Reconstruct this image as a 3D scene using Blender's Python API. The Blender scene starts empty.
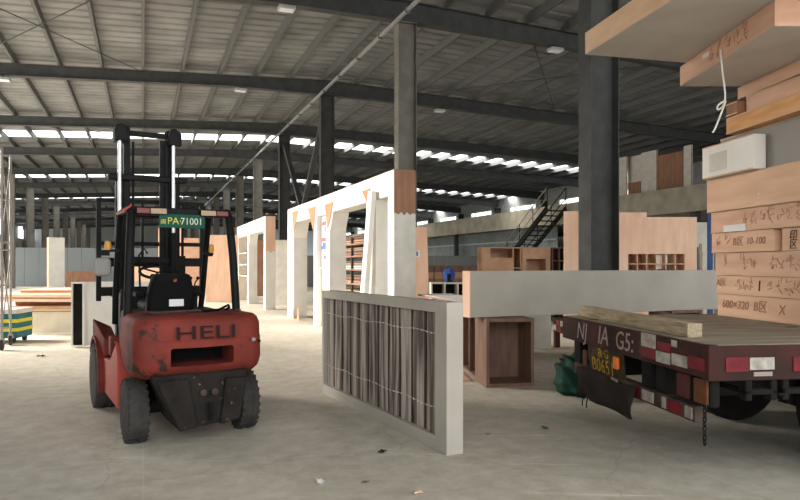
import bpy, bmesh, math, random
from mathutils import Vector, Matrix
random.seed(7)
SC = bpy.context.scene
COL = SC.collection
PI = math.pi
# ------------------------------------------------------------------ places
F, HX, HY, EYE = 640.0, 400.0, 265.0, 1.6
TH = math.atan(257.0 / F)                      # the building is turned this far to the left of the view
CT, ST = math.cos(TH), math.sin(TH)
def B(u, v, z=0.0):                            # building axes: u across the hall, v along it
    return Vector((u * CT - v * ST, u * ST + v * CT, z))
def at(px, y, z=0.0):                          # a place at depth y seen at column px
    return Vector(((px - HX) / F * y, y, z))
def zof(py, y):
    return EYE - (py - HY) / F * y

# ------------------------------------------------------------------ materials
MATS = {}
def mat(name, col, rough=.6, metal=0., noise=None, col2=None, scale=4., amt=.5, bump=0., stretch=None, spots=None, detail=6., lo=.35, hi=.65):
    """Principled material; col2 is mixed in by noise; spots=(colour, scale, threshold) adds dirt with a shape of its own."""
    m = bpy.data.materials.new(name); m.use_nodes = True
    nt = m.node_tree; N = nt.nodes; L = nt.links
    p = N['Principled BSDF']
    p.inputs['Roughness'].default_value = rough; p.inputs['Metallic'].default_value = metal
    p.inputs['Base Color'].default_value = (*col, 1)
    if rough >= .5 and not metal: p.inputs['Specular IOR Level'].default_value = .18
    if col2 is not None or spots or bump:
        tc = N.new('ShaderNodeTexCoord'); mp = N.new('ShaderNodeMapping')
        L.new(tc.outputs['Object'], mp.inputs['Vector'])
        if stretch: mp.inputs['Scale'].default_value = stretch
        last = None
        if col2 is not None:
            n = N.new('ShaderNodeTexNoise'); n.inputs['Scale'].default_value = scale; n.inputs['Detail'].default_value = detail
            L.new(mp.outputs[0], n.inputs['Vector'])
            r = N.new('ShaderNodeValToRGB'); r.color_ramp.elements[0].position = lo; r.color_ramp.elements[1].position = hi
            r.color_ramp.elements[0].color = (*col, 1); r.color_ramp.elements[1].color = (*col2, 1)
            L.new(n.outputs['Fac'], r.inputs[0]); last = r.outputs[0]
            if bump:
                b = N.new('ShaderNodeBump'); b.inputs['Strength'].default_value = bump; b.inputs['Distance'].default_value = .02
                L.new(n.outputs['Fac'], b.inputs['Height']); L.new(b.outputs[0], p.inputs['Normal'])
        if spots:
            sc, ss, th = spots
            n2 = N.new('ShaderNodeTexNoise'); n2.inputs['Scale'].default_value = ss; n2.inputs['Detail'].default_value = 8.
            n2.inputs['Roughness'].default_value = .65
            L.new(tc.outputs['Object'], n2.inputs['Vector'])
            r2 = N.new('ShaderNodeValToRGB'); r2.color_ramp.elements[0].position = th; r2.color_ramp.elements[1].position = th + .05
            L.new(n2.outputs['Fac'], r2.inputs[0])
            mx = N.new('ShaderNodeMix'); mx.data_type = 'RGBA'
            L.new(r2.outputs[0], mx.inputs['Factor'])
            if last is not None: L.new(last, mx.inputs['A'])
            else: mx.inputs['A'].default_value = (*col, 1)
            mx.inputs['B'].default_value = (*sc, 1); last = mx.outputs['Result']
        if last is not None: L.new(last, p.inputs['Base Color'])
    MATS[name] = m
    return m

def srgb(r, g, b):
    f = lambda c: (c / 255 / 12.92) if c / 255 <= .04045 else ((c / 255 + .055) / 1.055) ** 2.4
    return (f(r), f(g), f(b))

M_steel = mat('grey painted steel', srgb(74, 75, 76), .7, 0, col2=srgb(63, 64, 64), scale=3)
M_col = mat('charcoal column paint', srgb(70, 70, 68), .75, 0, col2=srgb(58, 58, 56), scale=3)
M_col_lit = mat('lit grey column paint', srgb(122, 119, 111), .7, 0, col2=srgb(104, 101, 94), scale=2)  # column paint lightened to stand in for daylight and far haze
M_gus = mat('raw plywood patch', srgb(188, 134, 98), .6, 0, col2=srgb(172, 118, 84), scale=3)
M_purlin = mat('galvanised purlin', srgb(92, 94, 95), .7, 0.)
M_roof = mat('roof sheet', srgb(134, 136, 137), .65, 0, col2=srgb(112, 114, 115), scale=.8)
M_conc = mat('mezzanine concrete', srgb(168, 160, 142), .9, 0, col2=srgb(140, 134, 120), scale=1.2)
M_clad = mat('grey wall cladding', srgb(128, 134, 132), .6, 0, col2=srgb(112, 118, 118), scale=1)
M_farwall = mat('far wall', srgb(168, 170, 168), .7)
M_white = mat('white primed board', srgb(236, 232, 224), .5, 0, col2=srgb(226, 221, 212), scale=2.5)
M_white2 = mat('off white primer', srgb(214, 208, 196), .6, 0, col2=srgb(198, 192, 180), scale=3)
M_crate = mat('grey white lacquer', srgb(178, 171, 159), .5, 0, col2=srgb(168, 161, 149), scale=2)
M_ply = mat('salmon plywood', srgb(230, 194, 168), .6, 0, col2=srgb(218, 176, 148), scale=3, stretch=(1.5, 1.5, .35))
M_ply2 = mat('pale plywood', srgb(216, 182, 150), .6, 0, col2=srgb(203, 166, 134), scale=3, stretch=(1, 1, 3))
M_plyo = mat('orange timber', srgb(222, 170, 120), .6, 0, col2=srgb(205, 150, 100), scale=4, stretch=(4, .6, 4))
M_plyd = mat('brown plywood', srgb(160, 118, 92), .6, 0, col2=srgb(138, 100, 78), scale=4, stretch=(2, 2, .4))
M_shelf = mat('brown shelf board', srgb(128, 100, 84), .6, 0, col2=srgb(106, 80, 67), scale=4, stretch=(3, 3, .4))
M_cab = mat('light brown cabinet', srgb(190, 152, 122), .6, 0, col2=srgb(176, 136, 108), scale=4)
M_rawwood = mat('weathered timber', srgb(176, 160, 132), .8, 0, col2=srgb(140, 124, 100), scale=6, stretch=(8, .8, 8))
M_greywood = mat('grey weathered strip', srgb(168, 158, 148), .7, 0, col2=srgb(92, 80, 72), scale=3, stretch=(7, 7, .25), lo=.40, hi=.60)
M_black = mat('black paint', srgb(15, 15, 16), .6, 0, col2=srgb(24, 23, 22), scale=8)
M_blk2 = mat('greasy mast steel', srgb(18, 18, 18), .6, 0., col2=srgb(28, 27, 25), scale=10)
M_seat = mat('black vinyl', srgb(7, 7, 8), .7)
M_rubber = mat('dusty rubber', srgb(66, 62, 59), .85, 0, col2=srgb(54, 52, 50), scale=6)
M_red = mat('worn red paint', srgb(128, 54, 43), .65, 0, col2=srgb(106, 46, 38), scale=3, spots=(srgb(58, 42, 36), 3.6, .55))
M_redl = mat('red paint', srgb(168, 72, 58), .5, 0, col2=srgb(164, 62, 50), scale=4)
M_redw = mat('chipped red paint', srgb(120, 48, 40), .6, 0, col2=srgb(98, 36, 30), scale=4, spots=(srgb(150, 126, 104), 7, .60))
M_dirty = mat('oily black casting', srgb(42, 37, 33), .8, 0, col2=srgb(28, 25, 23), scale=5, spots=(srgb(120, 104, 78), 16, .62))
M_dirty0 = mat('grimy black letters', srgb(40, 30, 27), .8)
M_void = mat('recess shade black', srgb(14, 13, 12), .9)
M_chrome = mat('chrome rod', srgb(232, 232, 232), .25, .6)
M_plate = mat('green plate', srgb(14, 76, 58), .5)
M_platew = mat('plate letters', srgb(205, 214, 190), .5)
M_platey = mat('plate yellow letters', srgb(206, 196, 96), .5)
M_lens_r = mat('red lens', srgb(112, 40, 34), .4)
M_lens_c = mat('cream lens', srgb(168, 142, 112), .4)
M_lens_a = mat('amber lens', srgb(216, 152, 52), .3)
M_paper = mat('paper', srgb(225, 222, 218), .7)
M_paperp = mat('printed paper', srgb(206, 208, 214), .6)
M_blue = mat('blue print', srgb(84, 104, 176), .6)
M_redp = mat('red print', srgb(212, 92, 92), .6)
M_ink = mat('marker ink', srgb(166, 120, 97), .8)
M_inkd = mat('dark marker ink', srgb(40, 32, 30), .8)
M_deck = mat('trailer deck', srgb(150, 140, 122), .8, 0, col2=srgb(122, 112, 98), scale=3, stretch=(.5, 3, 1), spots=(srgb(64, 56, 48), 2.2, .60))
M_trail = mat('maroon trailer steel', srgb(72, 38, 36), .8, 0, col2=srgb(48, 35, 31), scale=3, spots=(srgb(74, 64, 55), 5, .60))
M_under = mat('dusty dark chassis', srgb(33, 30, 27), .9, 0, col2=srgb(22, 20, 18), scale=5)
M_bump = mat('dirty bumper', srgb(86, 75, 66), .8, 0, col2=srgb(64, 48, 43), scale=6)
M_reflr = mat('red reflector', srgb(126, 30, 40), .5, 0, col2=srgb(90, 30, 35), scale=11)
M_reflw = mat('white reflector', srgb(178, 172, 162), .5, 0, col2=srgb(132, 124, 114), scale=12)
M_spray = mat('white spray paint', srgb(150, 136, 128), .8)
M_yellow = mat('worn yellow paint', srgb(190, 154, 50), .7, 0, col2=srgb(130, 104, 44), scale=14)
M_plt = mat('dirty plate', srgb(44, 38, 32), .7, 0, col2=srgb(76, 60, 34), scale=9)
M_orange = mat('orange lamp', srgb(232, 116, 34), .35)
M_mud = mat('mud flap sheet', srgb(52, 44, 39), .9, 0, col2=srgb(38, 33, 30), scale=4, bump=.4)
M_lampd = mat('dusty red lamp', srgb(80, 32, 32), .6, 0, col2=srgb(78, 46, 42), scale=12)
M_lampo = mat('dusty amber lamp', srgb(106, 62, 36), .6, 0, col2=srgb(84, 56, 42), scale=12)
M_tarp = mat('green tarpaulin', srgb(20, 58, 45), .7, 0, col2=srgb(13, 40, 32), scale=6, bump=.5)
M_teal = mat('teal plastic', srgb(48, 110, 116), .5, 0, col2=srgb(38, 92, 100), scale=5)
M_yel = mat('yellow band', srgb(206, 200, 60), .5)
M_rope = mat('white cord', srgb(222, 218, 208), .8)
M_scaf = mat('galvanised tube', srgb(148, 142, 136), .5, .3, spots=(srgb(128, 84, 66), 6, .60))
M_glassl = mat('lamp glass', srgb(225, 230, 232), .2)
M_alu = mat('aluminium', srgb(170, 172, 174), .4, .5)
M_bluep = mat('blue post', srgb(52, 76, 124), .5)
M_bluec = mat('blue cloth', srgb(52, 78, 150), .8)
M_stack = mat('white laminate', srgb(235, 232, 226), .4)
M_edge = mat('panel underside', srgb(196, 190, 182), .6, 0, col2=srgb(184, 178, 170), scale=2)
M_greyb = mat('grey board', srgb(150, 146, 140), .6)
M_salm = mat('stack plywood', srgb(224, 184, 154), .6, 0, col2=srgb(210, 168, 138), scale=2.2, stretch=(1, .6, 5), spots=(srgb(232, 212, 190), 3, .66))
M_pink = mat('pinkish plywood', srgb(220, 180, 154), .6, 0, col2=srgb(206, 162, 136), scale=2.5, stretch=(1, .7, 4))

def floor_material():
    m = bpy.data.materials.new('concrete floor'); m.use_nodes = True
    nt = m.node_tree; N, L = nt.nodes, nt.links; p = N['Principled BSDF']
    tc = N.new('ShaderNodeTexCoord'); mp = N.new('ShaderNodeMapping'); mp.inputs['Rotation'].default_value = (0, 0, -TH)
    L.new(tc.outputs['Object'], mp.inputs['Vector'])
    def noise(s, d, r=.6, vec=None):
        n = N.new('ShaderNodeTexNoise'); n.inputs['Scale'].default_value = s; n.inputs['Detail'].default_value = d
        n.inputs['Roughness'].default_value = r; L.new((vec or mp).outputs[0], n.inputs['Vector']); return n
    def ramp(src, stops):
        r = N.new('ShaderNodeValToRGB'); e = r.color_ramp.elements
        e[0].position, e[0].color = stops[0][0], (*stops[0][1], 1); e[1].position, e[1].color = stops[1][0], (*stops[1][1], 1)
        L.new(src, r.inputs[0]); return r
    def mix(fac, a, b, mode='MIX'):
        x = N.new('ShaderNodeMix'); x.data_type = 'RGBA'; x.blend_type = mode
        if isinstance(fac, float): x.inputs['Factor'].default_value = fac
        else: L.new(fac, x.inputs['Factor'])
        for k, s in (('A', a), ('B', b)):
            if isinstance(s, tuple): x.inputs[k].default_value = (*s, 1)
            else: L.new(s, x.inputs[k])
        return x.outputs['Result']
    base = ramp(noise(.35, 6).outputs['Fac'], [(.35, srgb(200, 192, 177)), (.65, srgb(216, 209, 195))]).outputs[0]
    fine = ramp(noise(5, 10, .7).outputs['Fac'], [(.3, srgb(214, 209, 200)), (.7, (1, 1, 1))]).outputs[0]
    c = mix(1.0, base, fine, 'MULTIPLY')
    # scuffs and drag marks drawn out along one direction
    mp2 = N.new('ShaderNodeMapping'); mp2.inputs['Rotation'].default_value = (0, 0, .5); mp2.inputs['Scale'].default_value = (.25, 3.2, 1)
    L.new(tc.outputs['Object'], mp2.inputs['Vector'])
    sc = ramp(noise(1.6, 9, .7, mp2).outputs['Fac'], [(.60, (0, 0, 0)), (.70, (1, 1, 1))])
    c = mix(sc.outputs[0], c, srgb(220, 214, 202))
    mp3 = N.new('ShaderNodeMapping'); mp3.inputs['Rotation'].default_value = (0, 0, -.9); mp3.inputs['Scale'].default_value = (.5, 2.4, 1)
    L.new(tc.outputs['Object'], mp3.inputs['Vector'])
    st = ramp(noise(1.1, 8, .7, mp3).outputs['Fac'], [(.58, (0, 0, 0)), (.72, (.7, .7, .7))])
    c = mix(st.outputs[0], c, srgb(172, 163, 146))
    # slab joints
    br = N.new('ShaderNodeTexBrick'); br.offset = 0.; br.inputs['Scale'].default_value = 1.
    br.inputs['Brick Width'].default_value = 4.; br.inputs['Row Height'].default_value = 3.; br.inputs['Mortar Size'].default_value = .008
    br.inputs['Color1'].default_value = br.inputs['Color2'].default_value = (0, 0, 0, 1); br.inputs['Mortar'].default_value = (.25, .25, .25, 1)
    L.new(mp.outputs[0], br.inputs['Vector'])
    c = mix(br.outputs['Color'], c, srgb(218, 212, 200))
    # cracks
    vo = N.new('ShaderNodeTexVoronoi'); vo.feature = 'DISTANCE_TO_EDGE'; vo.inputs['Scale'].default_value = .33
    wn = noise(2.2, 6); vm = N.new('ShaderNodeVectorMath'); vm.operation = 'SCALE'; vm.inputs['Scale'].default_value = .35
    L.new(wn.outputs['Color'], vm.inputs[0]); va = N.new('ShaderNodeVectorMath'); L.new(mp.outputs[0], va.inputs[0]); L.new(vm.outputs[0], va.inputs[1])
    L.new(va.outputs[0], vo.inputs['Vector'])
    ck = ramp(vo.outputs['Distance'], [(.0, (.3, .3, .3)), (.004, (0, 0, 0))])
    c = mix(ck.outputs[0], c, srgb(120, 112, 100))
    L.new(c, p.inputs['Base Color'])
    rr = ramp(noise(.6, 5).outputs['Fac'], [(.3, (.42,) * 3), (.7, (.7,) * 3)]); L.new(rr.outputs[0], p.inputs['Roughness'])
    p.inputs['Specular IOR Level'].default_value = .35
    bp = N.new('ShaderNodeBump'); bp.inputs['Strength'].default_value = .12; bp.inputs['Distance'].default_value = .02
    L.new(noise(14, 8).outputs['Fac'], bp.inputs['Height']); L.new(bp.outputs[0], p.inputs['Normal'])
    return m
M_floor = floor_material()

def translucent_material():
    m = bpy.data.materials.new('clear roof sheet'); m.use_nodes = True
    nt = m.node_tree; N, L = nt.nodes, nt.links
    for n in list(N): N.remove(n)
    o = N.new('ShaderNodeOutputMaterial'); mx = N.new('ShaderNodeMixShader'); t = N.new('ShaderNodeBsdfTransparent'); d = N.new('ShaderNodeBsdfTranslucent')
    t.inputs[0].default_value = (.92, .95, .95, 1); d.inputs[0].default_value = (.9, .92, .9, 1); mx.inputs[0].default_value = .3
    L.new(t.outputs[0], mx.inputs[1]); L.new(d.outputs[0], mx.inputs[2]); L.new(mx.outputs[0], o.inputs[0])
    return m
M_sky = translucent_material()

# ------------------------------------------------------------------ mesh helpers
class MB:
    """Collects shapes; build() links them as ONE mesh object."""
    def __init__(s): s.b = bmesh.new()
    def hull(s, pts, faces):
        vs = [s.b.verts.new(p) for p in pts]
        for f in faces:
            try: s.b.faces.new([vs[i] for i in f])
            except ValueError: pass
        return s
    def box(s, x0, x1, y0, y1, z0, z1, m=None):
        p = [(x, y, z) for z in (z0, z1) for y in (y0, y1) for x in (x0, x1)]
        if m is not None: p = [m @ Vector(q) for q in p]
        return s.hull(p, [(0, 2, 3, 1), (4, 5, 7, 6), (0, 1, 5, 4), (2, 6, 7, 3), (0, 4, 6, 2), (1, 3, 7, 5)])
    def bar(s, a, b, w, h, up=(0, 0, 1)):            # a rectangular bar from a to b
        a, b = Vector(a), Vector(b); d = (b - a).normalized(); up = Vector(up)
        if abs(d.dot(up)) > .98: up = Vector((0, 1, 0))
        x = d.cross(up).normalized() * w / 2; y = x.cross(d).normalized() * h / 2
        p = [c + i * x + j * y for c in (a, b) for j in (-1, 1) for i in (-1, 1)]
        return s.hull(p, [(0, 2, 3, 1), (4, 5, 7, 6), (0, 1, 5, 4), (2, 6, 7, 3), (0, 4, 6, 2), (1, 3, 7, 5)])
    def prism(s, poly, a0, a1, axis='y'):             # polygon extruded along an axis
        def P(p, a): return {'y': (p[0], a, p[1]), 'x': (a, p[0], p[1]), 'z': (p[0], p[1], a)}[axis]
        n = len(poly); pts = [P(p, a0) for p in poly] + [P(p, a1) for p in poly]
        return s.hull(pts, [tuple(range(n)), tuple(range(2 * n - 1, n - 1, -1))] + [(i, (i + 1) % n, (i + 1) % n + n, i + n) for i in range(n)])
    def tube(s, pts, r, n=10, caps=True):
        pts = [Vector(p) for p in pts]; rings = []
        prev = None
        for i, p in enumerate(pts):
            d = (pts[min(i + 1, len(pts) - 1)] - pts[max(i - 1, 0)]).normalized()
            if prev is None:
                a = Vector((0, 0, 1)) if abs(d.z) < .9 else Vector((1, 0, 0))
                x = d.cross(a).normalized()
            else:
                x = (prev - d * prev.dot(d)).normalized()
            prev = x; y = d.cross(x)
            rr = r[i] if isinstance(r, (list, tuple)) else r
            rings.append([s.b.verts.new(p + (x * math.cos(2 * PI * k / n) + y * math.sin(2 * PI * k / n)) * rr) for k in range(n)])
        for A, C in zip(rings, rings[1:]):
            for k in range(n): s.b.faces.new((A[k], A[(k + 1) % n], C[(k + 1) % n], C[k]))
        if caps:
            s.b.faces.new(rings[0][::-1]); s.b.faces.new(rings[-1])
        return s
    def lathe(s, prof, n=28, axis='x', c=(0, 0, 0)):  # prof: (radius, offset along the axis)
        rings = []
        for r, t in prof:
            ring = []
            for k in range(n):
                a = 2 * PI * k / n; u, v = r * math.cos(a), r * math.sin(a)
                q = {'x': (t, u, v), 'y': (u, t, v), 'z': (u, v, t)}[axis]
                ring.append(s.b.verts.new((q[0] + c[0], q[1] + c[1], q[2] + c[2])))
            rings.append(ring)
        for A, C in zip(rings, rings[1:]):
            for k in range(n): s.b.faces.new((A[k], A[(k + 1) % n], C[(k + 1) % n], C[k]))
        for ring in (rings[0], rings[-1]):
            try: s.b.faces.new(ring)
            except ValueError: pass
        return s
    def loft(s, rings, caps=True):
        R = [[s.b.verts.new(p) for p in ring] for ring in rings]; n = len(R[0])
        for A, C in zip(R, R[1:]):
            for k in range(n): s.b.faces.new((A[k], A[(k + 1) % n], C[(k + 1) % n], C[k]))
        if caps: s.b.faces.new(R[0][::-1]); s.b.faces.new(R[-1])
        return s
    def sheet(s, grid):                              # grid of points, open surface
        R = [[s.b.verts.new(p) for p in row] for row in grid]
        for A, C in zip(R, R[1:]):
            for k in range(len(A) - 1): s.b.faces.new((A[k], A[k + 1], C[k + 1], C[k]))
        return s
    def build(s, name, m, parent=None, bevel=0., smooth=False, solid=0., subdiv=0):
        bmesh.ops.recalc_face_normals(s.b, faces=s.b.faces)
        me = bpy.data.meshes.new(name); s.b.to_mesh(me); s.b.free()
        for mm in (m if isinstance(m, (list, tuple)) else [m]): me.materials.append(mm)
        o = bpy.data.objects.new(name, me); COL.objects.link(o)
        if parent is not None: o.parent = parent
        if solid:
            k = o.modifiers.new('solid', 'SOLIDIFY'); k.thickness = solid; k.offset = 0
        if bevel:
            k = o.modifiers.new('bevel', 'BEVEL'); k.width = bevel; k.segments = 2; k.limit_method = 'ANGLE'; k.angle_limit = .6
        if subdiv:
            k = o.modifiers.new('sub', 'SUBSURF'); k.levels = k.render_levels = subdiv
        if smooth:
            for f in me.polygons: f.use_smooth = True
            if not subdiv:
                try: me.set_sharp_from_angle(angle=.7)
                except Exception: pass
        return o

def tag(o, label=None, cat=None, group=None, kind=None):
    if label: o['label'] = label
    if cat: o['category'] = cat
    if group: o['group'] = group
    if kind: o['kind'] = kind
    return o
def thing(name, label, cat, loc=(0, 0, 0), rz=0., group=None):
    o = bpy.data.objects.new(name, None); COL.objects.link(o); o.empty_display_size = .2
    o.location = loc; o.rotation_euler = (0, 0, rz)
    return tag(o, label, cat, group)
def put(o, loc, rz=0.):
    o.location = loc; o.rotation_euler = (0, 0, rz); return o
def struct(o): o['kind'] = 'structure'; return o

def text(body, size, m, parent, matrix, name='lettering', depth=.002, align='CENTER', sx=1., shear=0.):
    cu = bpy.data.curves.new('t', 'FONT'); cu.body = body; cu.size = size; cu.extrude = depth / 2; cu.align_x = align; cu.align_y = 'CENTER'; cu.shear = shear
    cu.resolution_u = 3
    o = bpy.data.objects.new('t', cu); COL.objects.link(o)
    dg = bpy.context.evaluated_depsgraph_get(); dg.update()
    me = bpy.data.meshes.new_from_object(o.evaluated_get(dg), depsgraph=dg)
    bpy.data.objects.remove(o)
    me.transform(matrix @ Matrix.Diagonal((sx, 1, 1, 1)))
    me.materials.clear(); me.materials.append(m); me.name = name
    r = bpy.data.objects.new(name, me); COL.objects.link(r); r.parent = parent
    return r
def frame3(o, x, y):                                 # a matrix whose X and Y axes lie in a face
    x, y = Vector(x).normalized(), Vector(y).normalized(); z = x.cross(y)
    m = Matrix((x, y, z)).transposed().to_4x4(); m.translation = Vector(o); return m
def strokes(mb, org, x, y, n, w, h, gap, th=.008, seed=0, off=.002):
    """Handwritten characters as short pen strokes lying on a face."""
    rd = random.Random(seed); X, Y = Vector(x).normalized(), Vector(y).normalized(); Z = X.cross(Y); O = Vector(org) + Z * off
    for i in range(n):
        cx = i * (w + gap)
        for _ in range(rd.randint(5, 8)):
            a = (cx + rd.uniform(0, w), rd.uniform(-h / 2, h / 2))
            ang = rd.choice([0.15, 1.4, .9, -.8, 1.6]) + rd.uniform(-.25, .25); L_ = rd.uniform(.35, .8) * min(w, h)
            b = (a[0] + L_ * math.cos(ang), a[1] + L_ * math.sin(ang))
            mb.bar(O + X * a[0] + Y * a[1], O + X * b[0] + Y * b[1], th, .002, Z)
    return mb

def panel(name, label, cat, loc, rz, sx, sy, sz, m, group=None, bevel=.006, edge=None, tilt=0.):
    """A board standing on its base: face sx wide, sy thick, sz high; edge gives the cut edge its own look."""
    mb = MB().box(-sx / 2, sx / 2, -sy / 2, sy / 2, 0, sz)
    o = mb.build(name, m, None, bevel=min(bevel, sy * .2)); put(o, loc, rz); o.rotation_euler.x = tilt
    tag(o, label, cat, group)
    if edge:
        e = .012
        MB().box(-sx / 2 - .002, -sx / 2 + e, -sy / 2 - .002, sy / 2 + .002, .002, sz + .002).box(-sx / 2 + e, sx / 2 + .002, -sy / 2 - .002, sy / 2 + .002, sz - e, sz + .002).box(sx / 2 - e, sx / 2 + .002, -sy / 2 - .002, sy / 2 + .002, .002, sz - e).build('edge_band', edge, o)
    return o

# ================================================================== THE HALL
K = 1.4                                               # frames 8.4 m apart
U_L, U_C, U_R = -6.0 * K, 4.94 * K, 24.8 * K
V0, V1 = -4.0, 126.0
ZR = EYE + (6.93 - EYE) * K
def ztop(u):                                          # top of the rafters
    return ZR - (.055 * (U_C - u) if u < U_C else .025 * (u - U_C))
fl = MB().sheet([[Vector((x, y, 0)) for x in (-60, -20, 0, 20, 60)] for y in (-20, 0, 20, 60, 120)]).build('floor', M_floor)
struct(fl)

# roof sheet, corrugated across the hall, with one clear strip and others added to brighten the far end; a separate mesh on each side of the strip
def roof(name, va, vb, m, uL):
    grid = []; per = .52; v = va; prof = [(0, 0), (.29, 0), (.34, .045), (.47, .045)]
    k = 0
    while v < vb:
        for dv, dz in prof:
            if v + dv <= vb + 1e-6:
                grid.append([B(u, v + dv, ztop(u) + .28 + dz) for u in (uL, U_C, U_R + .8)])
        v += per
    grid.append([B(u, vb, ztop(u) + .28) for u in (uL, U_C, U_R + .8)])
    return struct(MB().sheet(grid).build(name, m))
roof('ceiling', V0, 38.4, M_roof, U_L - 1.5)
roof('skylight', 38.4, 40.2, M_sky, U_L - 1.5)
roof('ceiling', 40.2, 46., M_roof, U_L - 1.5)
roof('ceiling', 46., 56., M_roof, U_L - 10)
roof('skylight', 56., 57.6, M_sky, U_L - 10)
roof('ceiling', 57.6, 73., M_roof, U_L - 10)
roof('skylight', 73., 75., M_sky, U_L - 10)
roof('ceiling', 75., 90., M_roof, U_L - 10)
roof('skylight', 90., 92., M_sky, U_L - 10)
roof('ceiling', 92., 106., M_roof, U_L - 10)
roof('skylight', 106., 108., M_sky, U_L - 10)
roof('ceiling', 108., V1, M_roof, U_L - 10)

# rafters: one I-section per frame
def rafter(v, uL):
    mb = MB(); us = [uL, U_L, U_L + 3.5, U_C - 3.5, U_C, U_C + 5, U_C + 14, U_R - 5, U_R]
    us = sorted(set(us))
    def dep(u):
        if u <= U_C: return .42 + .17 * max(0, 1 - (U_C - u) / 3.5)
        return .50 + .28 * max(0, 1 - (u - U_C) / 5) + .2 * max(0, 1 - (U_R - u) / 5)
    for a, b in zip(us, us[1:]):
        za, zb, da, db = ztop(a), ztop(b), dep(a), dep(b)
        def slab(w, ta, tb, ba, bb):
            p = [B(u, v + s * w / 2, z) for (u, z0, z1) in ((a, ba, ta), (b, bb, tb)) for z in (z0, z1) for s in (-1, 1)]
            mb.hull(p, [(0, 1, 3, 2), (4, 6, 7, 5), (0, 4, 5, 1), (2, 3, 7, 6), (0, 2, 6, 4), (1, 5, 7, 3)])
        slab(.28, za, zb, za - .014, zb - .014); slab(.014, za - .014, zb - .014, za - da + .014, zb - db + .014)
        slab(.28, za - da + .014, zb - db + .014, za - da, zb - db)
    return struct(mb.build('roof_beam', M_steel))
def column(u, v, d=.56, w=.32):
    h = ztop(u) - (.78 if u > U_C - 1 else .42)
    if abs(u - U_C) < .1: h = ztop(u) - .60
    mb = MB(); t = .016
    mb.box(-d / 2, -d / 2 + t, -w / 2, w / 2, 0, h).box(d / 2 - t, d / 2, -w / 2, w / 2, 0, h).box(-d / 2 + t, d / 2 - t, -t / 2, t / 2, 0, h)
    mb.box(-d / 2 - .05, d / 2 + .05, -w / 2 - .05, w / 2 + .05, 0, .02)
    mb.box(-d / 2 - .01, d / 2 + .01, -w / 2, w / 2, h - .02, h)
    o = mb.build('steel_column', M_col_lit if (abs(u - U_C) < .1 and (16 < v < 18 or v > 40)) or u < 0 else M_col); put(o, B(u, v), TH); return struct(o)
frames = [6 * K * i for i in range(0, 15)]
for v in frames:
    rafter(v, U_L if v < 46 else U_L - 9.5)
    if v >= 6:
        column(U_C, 8.5 if v < 9 else v)
    if v < 9 or v >= 24: column(U_R, v)
    if v >= 12: column(U_L, v)
    if v >= 46: column(U_L - 9.1, v)
# purlins along the hall, each its own bar
k = -7
us = [1.36 * i for i in range(-7, 26)]
for u in us:
    o = MB().bar(B(u, V0, ztop(u) + .14), B(u, V1, ztop(u) + .14), .09, .27).build('purlin_beam', M_purlin); struct(o)
for u in (-11., -12.7, -14.4, -16.1, -17.8):
    struct(MB().bar(B(u, 46, ztop(u) + .14), B(u, V1, ztop(u) + .14), .09, .27).build('purlin_beam', M_purlin))
# chevron braces in the column line and flat rods under the roof
for (a, b) in ((B(U_C, 33.6, 8.0), B(U_C, 29.8, 4.4)), (B(U_C, 25.4, 8.0), B(U_C, 29.2, 4.4))):
    struct(MB().bar(a, b, .2, .2).build('brace_beam', M_steel))
for v in (16.8, 33.6):
    for (ua, ub) in ((-5.6, 0), (0, -5.6), (11, 18), (18, 11)):
        struct(MB().tube([B(ua, v, ztop(ua) - .03), B(ub, v + 8.4, ztop(ub) - .03)], .016, 6).build('brace_rod_beam', M_steel))
# unseen wall beside the camera on the left, stretched to block the sun; walls right and far
def ribwall(name, u, va, vb, z0, z1, m, axis='v'):
    grid = []; s = va
    pts = []
    while s < vb:
        pts += [(s, 0), (s + .17, 0), (s + .2, .03), (s + .27, .03)]; s += .3
    for z in (z0, z1):
        grid.append([(B(u + d, q, z) if axis == 'v' else B(q, u + d, z)) for q, d in pts])
    return struct(MB().sheet(grid).build(name, m, solid=.01))
ribwall('wall_left_shade', U_L - .8, -4, 16., 0, 8.0, M_farwall)
ribwall('wall_left_far', U_L - 9.5, 46, 126, 0, 5.8, M_farwall)
ribwall('wall_right', U_R + .45, -4, 126, 0, 7.05, M_farwall)
ribwall('wall_right', U_R + .45, -4, 126, 7.55, 8.6, M_farwall)
ribwall('wall_far', 125.3, U_L - 10, U_R + .4, 0, 9, M_farwall, 'u')
for i, v in enumerate([25.2 + 8.4 * i for i in range(11)]):              # ribbon windows under the right eave
    o = MB().box(-.01, .01, .2, 8.2, 7.05, 7.55).build('window_%d' % (i + 1), M_sky); put(o, B(U_R + .45, v), TH); struct(o)
    f = MB()
    for y in (.15, 2.8, 5.6, 8.15): f.box(-.04, .04, y, y + .1, 7.05, 7.55)
    f.box(-.04, .04, .15, 8.25, 7.05, 7.1); f.box(-.04, .04, .15, 8.25, 7.5, 7.55)
    f.build('window_frame', M_alu, o)
for v in [25.2 + 8.4 * i for i in range(12)]:
    o = struct(MB().box(-.05, .05, -1.9, 1.9, 7.04, 7.56).build('wall_pier', M_farwall)); put(o, B(U_R + .36, v), TH)
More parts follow.
